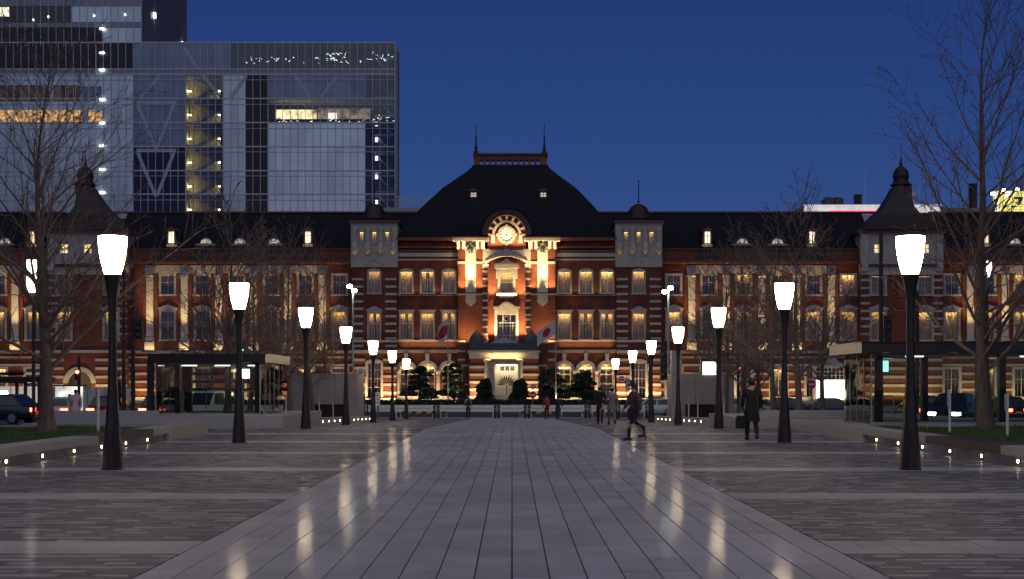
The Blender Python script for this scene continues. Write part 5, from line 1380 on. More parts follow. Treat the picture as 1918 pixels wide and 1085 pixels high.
pine(1036, DP+1, 690, 765, 60, 5, 'clipped pine beside the pole of the larger flag', -.05)
pine(1091, DP, 697, 765, 62, 6, 'broad clipped pine before the bright arcade arches')
# garden spots under the pines
for px, lab in ((855,'small garden spotlight under the pine by the first flagpole'),(1045,'small garden spotlight under the pine by the larger flag')):
    x = wx(px,129.5); t = thing('garden_spotlight', lab, 'spotlight', (x, 129.5, -.5))
    b = MB(); b.lathe([(.03,0),(.03,.2),(.10,.25),(.12,.42)], 10); b.build('housing', BLACKM, t)
    b = MB(); b.lathe([(.10,.421),(.10,.43)], 10); b.build('lens', emit('garden_lens', (1,.9,.55), 10), t)
    l = bpy.data.lights.new('garden_lamp', 'SPOT'); l.energy = 260; l.color = (1,.88,.55); l.spot_size = math.radians(85); l.shadow_soft_size = .08
    o = bpy.data.objects.new('garden_lamp', l); C.objects.link(o); o.parent = t; o.location = (0,0,.5); o.rotation_euler = Vector((0,.4,1)).to_track_quat('-Z','Y').to_euler()
# flags
RED = mat('flag_red', (.45,.015,.02), .7); WHT = mat('flag_white', (.62,.60,.58), .7, vary=.05)
def flag(px, D, py_top, fw, fh, side, drop, seed, label):
    x = wx(px, D); zt = wz(py_top, D)
    t = thing('flag_on_pole', label, 'flag', (x, D, -.5))
    b = MB(); b.lathe([(.07,0),(.06,3),(.04,zt+.9),(.09,zt+.95),(.09,zt+1.05),(.01,zt+1.12)], 10); b.build('pole', GALV, t)
    def pos(u, v):                               # u along, v down the cloth
        xx = side*u*fw*.90; yy = .16*math.sin(u*7+v*1.5+seed)*u; zz = zt+.5 - v*fh - drop*u*fh*(.75+.35*u) + .03*math.sin(u*9+seed)
        return (xx, yy, zz)
    n, m_ = 18, 12
    b = MB(); b.add([pos(i/n, j/m_) for j in range(m_+1) for i in range(n+1)], [(j*(n+1)+i, j*(n+1)+i+1, (j+1)*(n+1)+i+1, (j+1)*(n+1)+i) for j in range(m_) for i in range(n)])
    cl = b.build('cloth', WHT, t, smooth=True)
    b = MB(); V, Fc = [], []; K = 24
    for s_ in (-1, 1):
        o_ = len(V); c = pos(.5,.5); V.append((c[0], c[1]+s_*.012, c[2]))
        for ring_ in (1, 2, 3):
            for k in range(K):
                a = math.tau*k/K; r = .30*ring_/3; p = pos(.5+r*math.cos(a)*fh/fw, .5+r*math.sin(a)); V.append((p[0], p[1]+s_*.012, p[2]))
        for k in range(K):
            Fc.append((o_, o_+1+k, o_+1+(k+1) % K))
            for ring_ in (0, 1): Fc.append((o_+1+ring_*K+k, o_+1+(ring_+1)*K+k, o_+1+(ring_+1)*K+(k+1) % K, o_+1+ring_*K+(k+1) % K))
    b.add(V, Fc); b.build('red_disc', RED, cl, smooth=True)
flag(1041, 130, 600, 2.0, 1.4, -1, .75, .3, 'white flag with a red disc streaming from the pole beside the portal')
flag(839, 130, 598, 1.05, 1.9, -1, .35, 1.4, 'narrow hanging white flag with a red disc before the arcade windows')
# ventilation blocks
def vent(x0, x1, y, zt, pylon, label):
    t = thing('ventilation_block', label, 'block', ((x0+x1)/2, y, gz(y)))
    n = 3; g = gz(y)-.1
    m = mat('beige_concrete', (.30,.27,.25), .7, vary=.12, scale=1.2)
    op0, op1 = x0+(x1-x0)*.16, x0+(x1-x0)*.80
    for k in range(n):
        a, c = x0+(x1-x0)*k/n, x0+(x1-x0)*(k+1)/n
        b = MB(); b.box(a+.008, c-.008, y, y+.2, 0.42, zt); b.build('cladding_panel', m, t, True)
    for a, c in ((x0, op0), (op1, x1)):
        b = MB(); b.box(a, c, y, y+.2, g, .41); b.build('cladding_panel', m, t, True)
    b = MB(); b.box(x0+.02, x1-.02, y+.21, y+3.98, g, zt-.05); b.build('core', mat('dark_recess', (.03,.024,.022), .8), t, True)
    for xx in (x0, x1-.2):
        b = MB(); b.box(xx-.001, xx+.2, y+.2, y+4.01, g, zt); b.build('side_panel', m, t, True)
    k0 = op0
    while k0 < op1:
        b = MB(); b.box(k0, k0+.035, y+.1, y+.16, g, .42); b.build('grille_bar', DMETAL, t, True); k0 += .16
    if pylon:
        b = MB(); b.box(x0-.25, x0+.35, y-.05, y+.5, g, zt+1.35); b.build('pylon', mat('pinkish_panel', (.36,.30,.32), .6), t, True)
        b = MB(); b.box(wx(1316,y), wx(1341,y), y-.06, y-.01, wz(702,y), wz(678,y)); b.build('lit_panel', WHITELIT, t, True)
        b = MB(); b.box(wx(1316,y)-.1, wx(1341,y)+.1, y-.005, y+.3, zt-.02, wz(672,y)); b.build('panel_housing', DMETAL, t, True)
vent(wx(545,79), wx(668,79), 79, wz(700,79), False, 'beige concrete ventilation block behind the bare trees near the lit emblem sign')
vent(wx(1266,79), wx(1375,79), 79, wz(700,79), True, 'beige concrete ventilation block with a pinkish pylon and a lit white panel')
# street lights with cool heads
def street_light(px, D, py, heads, label):
    x = wx(px, D); g = gz(D) if D < 103 else -1.0; zt = wz(py, D)-g
    t = thing('street_light', label, 'street light', (x, D, g))
    b = MB(); b.lathe([(.14,0),(.14,.3),(.09,.4),(.06,zt-.1)], 10); b.build('pole', mat('pale_green_pole', (.30,.36,.31), .5) , t)
    for (dx, dz) in heads:
        b = MB(); b.tube([(0,0,zt-.3), (dx*.5,-.1,zt+dz-.05), (dx,-.2,zt+dz)], .04, 6); b.build('arm', GALV, t)
        b = MB(); b.ball((dx,-.25,zt+dz), .19, 14, 9, 1, 1, .75); b.build('lit_head', COOLL, t)
street_light(1252, 92, 544, [(.12,.15),(-.28,-.12)], 'pale green street light pole with one bright cool head near the pinkish pylon')
street_light(661, 96, 545, [(-.2,.3),(.12,.0)], 'street light with twin bright cool heads beside the small tower')
# tall dark poles with signals
def signal(px, D, py_top, boxes, label, lit=None, arm=0):
    x = wx(px, D); g = gz(D) if D < 103 else -1.0
    t = thing('signal_pole', label, 'traffic light', (x, D, g)); zt = wz(py_top, D)-g
    b = MB(); b.lathe([(.13,0),(.13,.5),(.10,.6),(.085,zt)], 10); b.build('pole', DMETAL, t)
    for (dpx, q0, q1, w, kind) in boxes:
        dx = dpx*D/F; z0, z1 = wz(q1,D)-g, wz(q0,D)-g; ww = w*D/F/2
        b = MB(); b.box(dx-ww, dx+ww, -.35, -.12, z0, z1); o = b.build('signal_box', BLACKM, t)
        b = MB(); b.tube([(0,0,(z0+z1)/2), (dx, -.14, (z0+z1)/2)], .03, 5); b.build('bracket', DMETAL, t)
        n = 3 if kind != 'p' else 2
        for k in range(n):
            zc = z0+(z1-z0)*(k+.5)/n; b = MB(); r = min((z1-z0)/n*.4, ww*.75)
            b.lathe([(r,0),(r*.9,.03),(.01,.05)], 12, (0,0,0))
            b.v = [(dx+p[0], -.35-p[2], zc+p[1]) for p in b.v]
            on = lit and k == lit[0]
            b.build('signal_lens', lit[1] if on else mat_lens, o)
mat_lens = mat('dark_lens', (.03,.02,.02), .2)
signal(249, 58, 478, [(13,600,636,16,'v')], 'tall dark signal pole beside the smaller glass pavilion')
signal(232, 63, 505, [], 'plain tall dark pole standing between the lamp post and the smaller glass pavilion')
signal(1650, 58, 432, [(10,592,640,12,'v')], 'tall dark signal pole rising behind the nearest right lamp')
signal(1718, 60, 545, [(-18,560,590,8,'v')], 'dark signal pole with a side bracket over the larger glass pavilion')
signal(148, 84, 668, [(0,692,712,9,'p')], 'pedestrian signal glowing red near the arched brick passage', (1, REDS))
signal(455, 86, 640, [(0,645,660,9,'p')], 'signal glowing green above the smaller glass pavilion', (0, GRNL))
signal(1383, 90, 655, [(0,686,700,7,'p')], 'small signal glowing red among the right hand trees', (1, REDS))
signal(1217, 95, 622, [(-3,668,682,6,'p'),(26,655,712,14,'v')], 'slender camera and signal pole beside the pale green street light')
# lit lanterns high on poles seen through the trees
def lantern(px, D, q0, q1, w, n, label):
    x = wx(px, D); g = gz(D); t = thing('lantern_pole', label, 'lamp', (x, D, g)); zt = wz(q0, D)-g
    b = MB(); b.lathe([(.09,0),(.06,zt)], 8); b.build('pole', DMETAL, t)
    for k in range(n):
        za = wz(q0+(q1-q0)*(k+1)/n-1.5, D)-g; zb_ = wz(q0+(q1-q0)*k/n, D)-g; hw_ = w*D/F/2
        b = MB(); b.lathe([(hw_*.7,za),(hw_,za+(zb_-za)*.5),(hw_*.95,zb_)], 14, (0,-.25,0)); b.build('lit_lantern', emit('lantern_lit', (1,.96,.85), 6.0), t, smooth=True)
lantern(63, 62, 488, 550, 18, 2, 'pole with two stacked bright white lanterns behind the large bare tree')
lantern(1849, 62, 490, 522, 9, 1, 'pole with one slim white lantern behind the large bare tree')
# white marker posts on the lawns
for px, D, q0, lab in ((184,35.7,728,'slim white marker post on the lawn below the smaller glass pavilion'),(1779,36,730,'slim white marker post on the lawn nearer the larger pavilion corner'),(1887,32.5,738,'slim white marker post on the lawn beside the wooden seat planks')):
    t = thing('marker_post', lab, 'post', (wx(px,D), D, .28)); h = wz(q0,D)-.28
    b = MB(); b.lathe([(.036,0),(.036,h*.98),(.03,h)], 10); b.build('post', WPAINT, t)
    b = MB(); b.box(-.055, -.035, -.04, .04, h*.62, h*.99); b.build('plate', GALV, t)
for px, D, q0, lab in ((598,70,740,'thin white post before the beige ventilation block'),(624,70,748,'shorter thin white post before the beige ventilation block'),(1290,70,744,'thin white post before the ventilation block with the lit panel'),(1307,70,748,'second thin white post before the ventilation block with the lit panel'),(1356,66,744,'white post with a plate beside the ventilation block'),(1390,62,737,'tall white post with a plate beside the dark coated man'),(536,56,737,'thin white post at the corner of the smaller glass pavilion')):
    g = gz(D)+.2; t = thing('marker_post', lab, 'post', (wx(px,D), D, g)); h = wz(q0,D)-g
    b = MB(); b.lathe([(.03,0),(.03,h)], 8); b.build('post', WPAINT, t)
    b = MB(); b.box(-.05, .05, -.045, -.03, h*.72, h*.98); b.build('plate', GALV, t)
# road signs
def round_sign(px, py, D, r, kind, label):
    g = -1.0 if D > 100 else gz(D); x = wx(px,D); zc = wz(py,D)-g
    t = thing('no_entry_sign', label, 'sign', (x, D, g))
    b = MB(); b.lathe([(.035,0),(.035,zc+r)], 8); b.build('post', GALV, t)
    def disc(r_, y0, y1):
        q = MB(); q.prism([(r_*math.cos(math.tau*k/28), zc+r_*math.sin(math.tau*k/28)) for k in range(28)], y0, y1); return q
    disc(r, -.06, -.045).build('disc', mat('sign_red', (.5,.03,.03), .4) if kind == 'no' else GALV, t)
    if kind == 'no':
        b = MB(); b.box(-r*.72, r*.72, -.07, -.062, zc-r*.17, zc+r*.17); b.build('white_bar', WPAINT, t)
round_sign(998, 740, 118, .32, 'no', 'round red no entry sign with a white bar before the portal')
round_sign(998.5, 724, 122, .26, 'back', 'plain grey round sign back above the no entry sign')
round_sign(1521, 720, 108, .33, 'no', 'round red no entry sign beside the thick trunk')
round_sign(677, 700, 88, .36, 'back', 'dark round sign disc beside the small tower arch')
bpy.data.objects['no_entry_sign.001'].name = 'round_sign'; bpy.data.objects['no_entry_sign.003'].name = 'round_sign.001'
DS = 112.0
t = thing('parking_sign', 'blue parking sign with a white letter P and an arrow plate above', 'sign', (wx(1174,DS), DS, -1.0))
b = MB(); b.lathe([(.035,0),(.035,wz(700,DS)+1)], 8); b.build('post', GALV, t)
BLU = mat('sign_blue', (.02,.03,.25), .4)
b = MB(); b.box(wx(1171,DS), wx(1183,DS), DS-.08, DS-.06, wz(724,DS), wz(712,DS)); b.build('sign_board', BLU, t, True)
b = MB(); b.box(wx(1160,DS), wx(1168.5,DS), DS-.08, DS-.06, wz(713,DS), wz(705,DS)); b.build('arrow_board', BLU, t, True)
b = MB(); b.box(wx(1171,DS), wx(1181,DS), DS-.08, DS-.06, wz(731,DS), wz(725,DS)); b.build('notice_plate', GALV, t, True)
c = bpy.data.curves.new('letter', 'FONT'); c.body = 'P'; c.size = .62; c.extrude = .004; c.align_x = 'CENTER'
o_ = bpy.data.objects.new('letter_tmp', c); C.objects.link(o_); bpy.context.view_layer.update(); me_ = bpy.data.meshes.new_from_object(o_.evaluated_get(bpy.context.evaluated_depsgraph_get())); bpy.data.objects.remove(o_); o = bpy.data.objects.new('letter', me_); C.objects.link(o); o.parent = t; o.location = (wx(1176,DS)-t.location.x, -.09, wz(723,DS)+1.0); o.rotation_euler = (math.pi/2,0,0); me_.materials.clear(); me_.materials.append(WPAINT)
b = MB(); zc = wz(709,DS); x = wx(1164.3,DS); b.prism([(x-.15,zc),(x-.02,zc+.13),(x-.02,zc+.045),(x+.15,zc+.045),(x+.15,zc-.045),(x-.02,zc-.045),(x-.02,zc-.13)], DS-.095, DS-.085); b.build('arrow', WPAINT, t, True)
# lit emblem board and pictogram board
DE = 100.0
t = thing('emblem_sign', 'dark sign board with a glowing white stacked emblem near the twin street light', 'sign', (wx(676,DE), DE, -1.0))
b = MB(); b.box(wx(669,DE), wx(684,DE), DE, DE+.08, -1.02, wz(737,DE)); b.build('board', BLACKM, t, True)
b = MB()
for (q, r) in ((740.5, 2.4), (746, 3.8), (752.5, 4.4)):
    cx0, cz0, rr = wx(676,DE), wz(q,DE), r*DE/F
    b.prism([(cx0+rr*math.cos(math.tau*k/20), cz0+rr*.9*math.sin(math.tau*k/20)) for k in range(20)], DE-.03-.002*r, DE-.01)
b.build('glowing_emblem', emit('emblem_white', (.95,1,1), 3.0), t, True)
t = thing('pictogram_sign', 'narrow white board with three grey round pictograms beside the lamp row', 'sign', (wx(707,DE), DE, -1.0))
b = MB(); b.box(wx(703.5,DE), wx(711.5,DE), DE, DE+.05, wz(760,DE), wz(735,DE)); b.build('board', WPAINT, t, True)
b = MB(); b.box(wx(706.8,DE), wx(708.2,DE), DE+.052, DE+.09, -1.02, wz(740,DE)); b.build('post', GALV, t, True)
for q in (740, 747, 754):
    b = MB(); cx0, cz0, rr = wx(707.5,DE), wz(q,DE), 2.4*DE/F
    b.ring(cx0, cz0, rr*.45, rr, DE-.02, DE-.005, 0, math.tau, 16); b.build('pictogram', mat_blind, t, True)
# construction hoarding and dark canopy at the far left
t = thing('site_hoarding', 'white site hoarding panels before the arched brick passage', 'fence', (wx(200,118), 118, -1))
for k in range(9):
    a = 100+16*k; b = MB(); b.box(wx(a,118)+.02, wx(a+16,118)-.02, 118, 118.06, -1, wz(728,118)); b.build('hoarding_panel', mat('hoarding_white', (.52,.52,.50), .6) if k == 0 else bpy.data.materials['hoarding_white'], t, True)
    b = MB(); b.box(wx(a,118)-.04, wx(a,118)+.04, 117.9, 118.1, -1, wz(726,118)); b.build('hoarding_post', GALV, t, True)
t = thing('dark_canopy', 'flat dark canopy on posts with pale lit screens behind the black taxi', 'canopy', (wx(10,100), 100, -1))
b = MB(); b.box(wx(-80,100), wx(78,100), 100, 103, wz(716,100), wz(706,100)); b.build('roof', BLACKM, t, True)
for px in (-60, 28, 44, 70): b = MB(); b.box(wx(px,100)-.1, wx(px,100)+.1, 100.3, 100.5, -1, wz(716,100)); b.build('post', DMETAL, t, True)
for k in range(5): b = MB(); a = -70+30*k; b.box(wx(a,102.8)+.05, wx(a+30,102.8)-.05, 102.8, 102.86, -.9, wz(724,102.8)); b.build('screen_panel', emit('lit_screen_panel', (1,.95,.82), .35, .2, .5), t, True)
t = thing('lit_shelter', 'pale lit shelter wall with bright spots behind the worker in white', 'shelter', (wx(128,110), 110, -1))
for k in range(4): b = MB(); a = 103+13*k; b.box(wx(a,110)+.02, wx(a+13,110)-.02, 110, 110.1, -1, wz(724,110)); b.build('shelter_panel', emit('shelter_lit', (1,.97,.82), .8, .6, 1.2), t, True)
b = MB(); b.box(wx(100,110), wx(158,110), 109.6, 110.6, wz(724,110), wz(721,110)); b.build('shelter_roof', BLACKM, t, True)
t0 = thing('traffic_cone', 'small dark traffic cone in the row near the worker in white', 'cone', (0,0,0), 0, 'traffic cones by the parked cars')
b = MB(); b.lathe([(.15,.04),(.05,.62),(.03,.66)], 10); b.build('cone', mat('cone_dark_red', (.22,.05,.03), .5), t0); b = MB(); b.box(-.19,.19,-.19,.19,0,.04); b.build('base', BLACKM, t0); b = MB(); b.lathe([(.118,.22),(.088,.38)], 10); b.build('band', WPAINT, t0)
for i, px in enumerate((122, 150, 155, 162, 171, 176)):
    loc = (wx(px,66), 66+.1*i, gz(66)-.016)
    if i == 0: t0.location = loc
    else: copy_tree(t0, None, loc)
# ------------------------------------------------------------------ cars
CGL = mat('car_glass', (.02,.022,.026), .08, vary=.05, spec=.8)
TYRE = mat('tyre_rubber', (.015,.015,.015), .8); RIM = mat('wheel_rim', (.40,.40,.41), .35, .7); CHROME = mat('chrome_trim', (.5,.5,.5), .2, .9)
def car(label, loc, rz, paint, tail=None, head=None, taxi=False, suv=False, group='cars around the station'):
    t = thing('car', label, 'car', loc, rz, group)
    L_, Wd = 4.6, 1.70; h = 1.48 if not suv else 1.75
    # stations along the length: x, sill z, belt z, half width sill, half width belt
    S = [(-2.30,.42,.70,.66,.66),(-2.22,.30,.86,.76,.74),(-1.75,.24,.93,.83,.80),(-1.0,.22,.95,.85,.82),(0,.22,.94,.85,.82),(.85,.22,.93,.85,.81),(1.5,.24,.86,.83,.78),(2.12,.30,.74,.77,.70),(2.30,.40,.62,.64,.60)]
    V, Fc = [], []
    for (x, z0, z1, w0, w1) in S:
        zm = z0+(z1-z0)*.55
        V += [(x,-w0*.9,z0),(x,-w0,z0+.1),(x,-max(w0,w1)*1.0,zm),(x,-w1,z1-.06),(x,-w1*.9,z1),(x,w1*.9,z1),(x,w1,z1-.06),(x,max(w0,w1),zm),(x,w0,z0+.1),(x,w0*.9,z0)]
    n = 10
    for j in range(len(S)-1):
        for k in range(n): Fc.append((j*n+k, j*n+(k+1) % n, (j+1)*n+(k+1) % n, (j+1)*n+k))
    Fc.append(tuple(range(n))); Fc.append(tuple(range(len(V)-1, len(V)-n-1, -1)))
    b = MB(); b.add(V, Fc); b.build('body', paint, t, smooth=True)
    # cabin
    rb, rf, bb, bf = -1.35 if not suv else -1.9, .30, -1.95 if not suv else -2.15, 1.12
    b = MB(); z0 = .90; wt, wb = .60, .77
    b.add([(bb,-wb,z0),(bf,-wb,z0),(bf,wb,z0),(bb,wb,z0),(rb,-wt,h-.06),(rf,-wt,h-.06),(rf,wt,h-.06),(rb,wt,h-.06),(rb+.15,-wt*.8,h),(rf-.2,-wt*.8,h),(rf-.2,wt*.8,h),(rb+.15,wt*.8,h)],
          [(0,1,5,4),(1,2,6,5),(2,3,7,6),(3,0,4,7),(4,5,9,8),(5,6,10,9),(6,7,11,10),(7,4,8,11),(8,9,10,11)])
    b.build('cabin', paint, t)
    def lerp(a, c, f): return tuple(a[i]+(c[i]-a[i])*f for i in range(3))
    def panel(name, A, B, Cc, Dd, off, m):
        q = MB(); o_ = Vector(off); q.add([tuple(Vector(p)+o_*.012) for p in (A,B,Cc,Dd)], [(0,1,2,3)]); q.build(name, m, t)
    for s_ in (-1, 1):
        for (f0, f1) in ((.08,.47),(.52,.90)):
            A = lerp((bb,s_*wb,z0),(bf,s_*wb,z0),f0); B = lerp((bb,s_*wb,z0),(bf,s_*wb,z0),f1); E_ = lerp((rb,s_*wt,h-.06),(rf,s_*wt,h-.06),f1 if f1 < .8 else .96); G_ = lerp((rb,s_*wt,h-.06),(rf,s_*wt,h-.06),f0 if f0 > .2 else .05)
            panel('side_window', lerp(A,G_,.1), lerp(B,E_,.1), lerp(B,E_,.88), lerp(A,G_,.88), (0,s_,.15), CGL)
        b = MB(); b.box(.86,1.02,s_*.80 if s_ > 0 else -.98, .98 if s_ > 0 else -.80,.92,1.05); b.build('wing_mirror', paint, t)
    for (xb, xt, nm, sg) in ((bf, rf, 'windscreen', 1), (bb, rb, 'rear_window', -1)):
        A,B,E_,G_ = (xb,-wb*.92,z0),(xb,wb*.92,z0),(xt,wt*.92,h-.06),(xt,-wt*.92,h-.06)
        panel(nm, lerp(A,G_,.1), lerp(B,E_,.1), lerp(B,E_,.9), lerp(A,G_,.9), (sg,0,.4), CGL)
    for x in (-1.38, 1.40):
        for s_ in (-1, 1):
            b = MB(); b.lathe([(.20,-.10),(.30,-.10),(.315,-.06),(.315,.06),(.30,.10),(.20,.10)], 18); b.v = [(x+p[0], s_*.76+p[2], .315+p[1]) for p in b.v]; w = b.build('wheel', TYRE, t)
            b = MB(); b.lathe([(.02,.115*1),(.20,.105)], 14); b.v = [(x+p[0], s_*(.76+p[2]), .315+p[1]) for p in b.v]; b.build('rim', RIM, w)
    for s_ in (-1, 1):
        y0, y1 = sorted((s_*.34, s_*.72))
        b = MB(); b.box(-2.345,-2.26,y0,y1,.64,.82); b.build('tail_light', tail or mat_tail, t)
        b = MB(); b.box(2.24,2.33,y0,y1,.50,.63); b.build('headlight', head or mat_head, t)
    b = MB(); b.box(-2.36,-2.28,-.72,.72,.36,.52); b.build('rear_bumper', paint, t); b = MB(); b.box(2.27,2.36,-.70,.70,.32,.46); b.build('front_bumper', paint, t)
    b = MB(); b.box(-2.372,-2.362,-.17,.17,.56,.66); b.build('number_plate', WPAINT, t); b = MB(); b.box(2.30,2.345,-.35,.35,.47,.56); b.build('grille', BLACKM, t)
    if taxi:
        b = MB(); b.prism([(-.55,h-.01),(-.15,h-.01),(-.2,h+.16),(-.5,h+.16)], -.22, .22); b.build('roof_light', emit('taxi_roof_light', (1,.97,.85), 5.0), t)
    return t
mat_tail = mat('tail_lens', (.25,.01,.01), .3); mat_head = mat('head_lens', (.5,.5,.48), .2)
def paintm(n, c, r=.25): return mat(n, c, r, .0, vary=.03, spec=.7)
PBLK = paintm('car_black', (.012,.012,.016)); PWHT = paintm('car_white', (.55,.55,.54)); PDRD = paintm('car_dark_red', (.10,.012,.012)); PNVY = paintm('car_navy', (.012,.015,.045)); PSIL = paintm('car_silver', (.30,.31,.32))
def cz(D): return (gz(D)-.014) if D < 103 else -1.014
PI = math.pi
car('black taxi with a lit white roof sign and red tail lights at the left road', (wx(72,66)-2.1, 66, cz(66)), PI*.94, PBLK, REDL, None, True)
car('dark red car seen from behind with bright tail lights beyond the nearest left lamp', (wx(212,73), 73, cz(73)), PI/2, PDRD, REDL, None)
car('white car with small tail lights beside the worker in white', (wx(112,80), 80, cz(80)), PI/2+.2, PWHT, REDL)
car('black car seen from behind through the smaller glass pavilion, tail lights on', (wx(306,74), 74, cz(74)), PI/2, PBLK, REDL)
car('white van shaped car with headlights on seen through the smaller glass pavilion', (wx(388,72), 72, cz(72)), -PI/2-.25, PWHT, None, WHTL, suv=True)
car('black and white car at the corner of the smaller glass pavilion, tail lights on', (wx(520,90), 90, cz(90)), PI/2-.1, PNVY, REDL)
car('white sedan crossing behind the slender camera pole', (wx(1218,110), 110, cz(110)), PI, PWHT, None, None)
car('navy taxi before the bright station entrance', (wx(1562,112), 112, cz(112)), 0, PNVY, None, None, False)
car('dark car waiting beside the thick trunked tree', (wx(1478,115), 115, cz(115)), 0, PBLK)
car('dark car behind the dark coated man', (wx(1396,112), 112, cz(112)), 0, PSIL, REDL)
car('dark car with a blazing headlight seen through the larger glass pavilion', (wx(1786,62), 62, cz(62)), -PI/2-.5, PBLK, None, WHTL)
car('navy car with red tail lights seen through the larger glass pavilion', (wx(1720,72), 72, cz(72)), PI/2, PNVY, REDL)
car('black car further along the right road with tail lights on', (wx(1880,80), 80, cz(80)), PI/2, PBLK, REDL)

# ------------------------------------------------------------------ people
SKINM = mat('skin', (.42,.25,.18), .5, vary=.05); HAIRB = mat('black_hair', (.012,.010,.010), .5); SHOE = mat('dark_shoe', (.015,.012,.012), .4)
def skinned(name, pts, edges, m, parent, root=0, sub=2):
    me = bpy.data.meshes.new(name); me.from_pydata([p[:3] for p in pts], edges, []); me.materials.append(m)
    o = bpy.data.objects.new(name, me); C.objects.link(o); o.parent = parent
    o.modifiers.new('skin', 'SKIN'); o.modifiers['skin'].use_smooth_shade = True
    if not me.skin_vertices: me.skin_vertices.new() if hasattr(me.skin_vertices, 'new') else None
    for i, p in enumerate(pts):
        r = p[3]; r = r if isinstance(r, tuple) else (r, r)
        me.skin_vertices[0].data[i].radius = r
        me.skin_vertices[0].data[i].use_root = (i == root)
    s = o.modifiers.new('sub', 'SUBSURF'); s.levels = sub; s.render_levels = sub
    return o
def person(label, loc, rz, H, top, legs, stride=.0, arms=(.1,-.1), coat=None, hair=HAIRB, skirt=False, hat=None, pack=None, bag=None, lean=0.0, bare=False):
    t = thing('person', label, 'person', loc, rz, 'people on the avenue'); k = H/1.72
    def J(x, y, z): return (x*k, y*k+lean*z*k, z*k)
    def leg(s_, a):                               # a: swing angle
        hip = (s_*.095, 0, .93); kn = (s_*.10, .44*math.sin(a)+.03, .93-.44*math.cos(a)); a2 = a-.35 if a < 0 else a-.08
        an = (s_*.10, kn[1]+.42*math.sin(a2), max(.075, kn[2]-.42*math.cos(a2))); return hip, kn, an, (an[0]+s_*.02, an[1]+.17, max(.03, an[2]-.05))
    def arm(s_, a):
        sh = (s_*.19, 0, 1.42); el = (s_*.245, .28*math.sin(a), 1.42-.28*math.cos(a)); wr = (s_*.25, el[1]+.25*math.sin(a+.3), el[2]-.25*math.cos(a+.3)); return sh, el, wr
    LL, RL = leg(-1, stride), leg(1, -stride); LA, RA = arm(-1, arms[0]), arm(1, arms[1])
    # body: one continuous skin from pelvis to head, hands and feet
    pts = [(*J(0,0,.95),.115*k), (*J(0,0,1.18),.105*k), (*J(0,0,1.38),.12*k), (*J(0,0,1.48),.055*k), (*J(0,.01,1.545),.062*k), (*J(0,.012,1.60),(.080*k,.092*k)), (*J(0,.0,1.665),(.078*k,.09*k)), (*J(0,0,1.705),.05*k)]
    ed = [(0,1),(1,2),(2,3),(3,4),(4,5),(5,6),(6,7)]
    for A in (LA, RA):
        n = len(pts); pts += [(*J(*A[0]),.055*k), (*J(*A[1]),.042*k), (*J(*A[2]),.030*k)]; ed += [(2,n),(n,n+1),(n+1,n+2)]
    for G in (LL, RL):
        n = len(pts); pts += [(*J(*G[0]),.085*k), (*J(*G[1]),.058*k), (*J(*G[2]),.04*k)]; ed += [(0,n),(n,n+1),(n+1,n+2)]
    skinned('body', pts, ed, SKINM, t)
    # hands with five fingers
    for s_, A in ((-1, LA), (1, RA)):
        w = Vector(J(*A[2])); d = (w-Vector(J(*A[1]))).normalized(); u = Vector((0,1,0)) - d*d.y; u.normalize(); sd = d.cross(u); b = MB()
        b.tube([w, w+d*.04*k, w+d*.085*k], [.020*k,.034*k,.030*k], 8)
        for j, ln in enumerate((.062,.072,.068,.05)):
            p = w+d*.08*k+u*(.027-.018*j)*k; b.tube([p, p+d*ln*.55*k+sd*(-s_)*.008*k, p+d*ln*.95*k+sd*(-s_)*.024*k], [.009*k,.008*k,.006*k], 6)
        p = w+d*.03*k+u*.028*k; b.tube([p, p+d*.03*k+u*.022*k, p+d*.062*k+u*.028*k], [.011*k,.010*k,.007*k], 6)
        b.build('hand', SKINM, t, smooth=True)
    # face
    b = MB(); b.tube([J(0,.092,1.605), J(0,.112,1.575), J(0,.095,1.565)], [.009*k,.015*k,.012*k], 6); b.build('nose', SKINM, t)
    for s_ in (-1, 1):
        b = MB(); b.ball(J(s_*.032,.083,1.605), .012*k, 8, 6); b.build('eye', HAIRB, t); b = MB(); b.ball(J(s_*.086,.0,1.59), .026*k, 8, 6, .45, .8, 1); b.build('ear', SKINM, t)
    b = MB(); b.box(-.025*k,.025*k,J(0,.085,1.545)[1],J(0,.093,1.545)[1],1.535*k,1.545*k); b.build('mouth', mat_lens, t)
    # clothes
    jm = 1.12
    pts = [(*J(0,0,.90),(.165*k,.135*k)), (*J(0,0,1.12),(.150*k,.125*k)), (*J(0,0,1.36),(.165*k,.125*k)), (*J(0,0,1.455),(.085*k,.08*k))]; ed = [(0,1),(1,2),(2,3)]
    for A in (LA, RA):
        n = len(pts); pts += [(*J(A[0][0]*.95,A[0][1],A[0][2]-.01),.085*k), (*J(*A[1]),.066*k), (*J(*A[2]),.050*k)]; ed += [(2,n),(n,n+1),(n+1,n+2)]
    skinned('jacket', pts, ed, top, t, 1)
    if not bare:
        pts = [(*J(0,0,.97),(.145*k,.12*k)), (*J(0,0,.88),(.15*k,.125*k))]; ed = [(0,1)]
        for G in (LL, RL):
            n = len(pts); pts += [(*J(G[0][0],G[0][1],.80),.098*k), (*J(*G[1]),.078*k), (*J(G[2][0],G[2][1],G[2][2]+.02),.062*k)]; ed += [(1,n),(n,n+1),(n+1,n+2)]
        skinned('trousers', pts, ed, legs, t, 0)
    else:
        for G in (LL, RL):
            b = MB(); b.tube([J(*G[0]), J(*G[1]), J(G[2][0],G[2][1]-.01,(G[1][2]+G[2][2])/2+.02), J(*G[2])], [.09*k,.062*k,.060*k,.045*k], 10); b.build('stocking', legs, t, smooth=True)
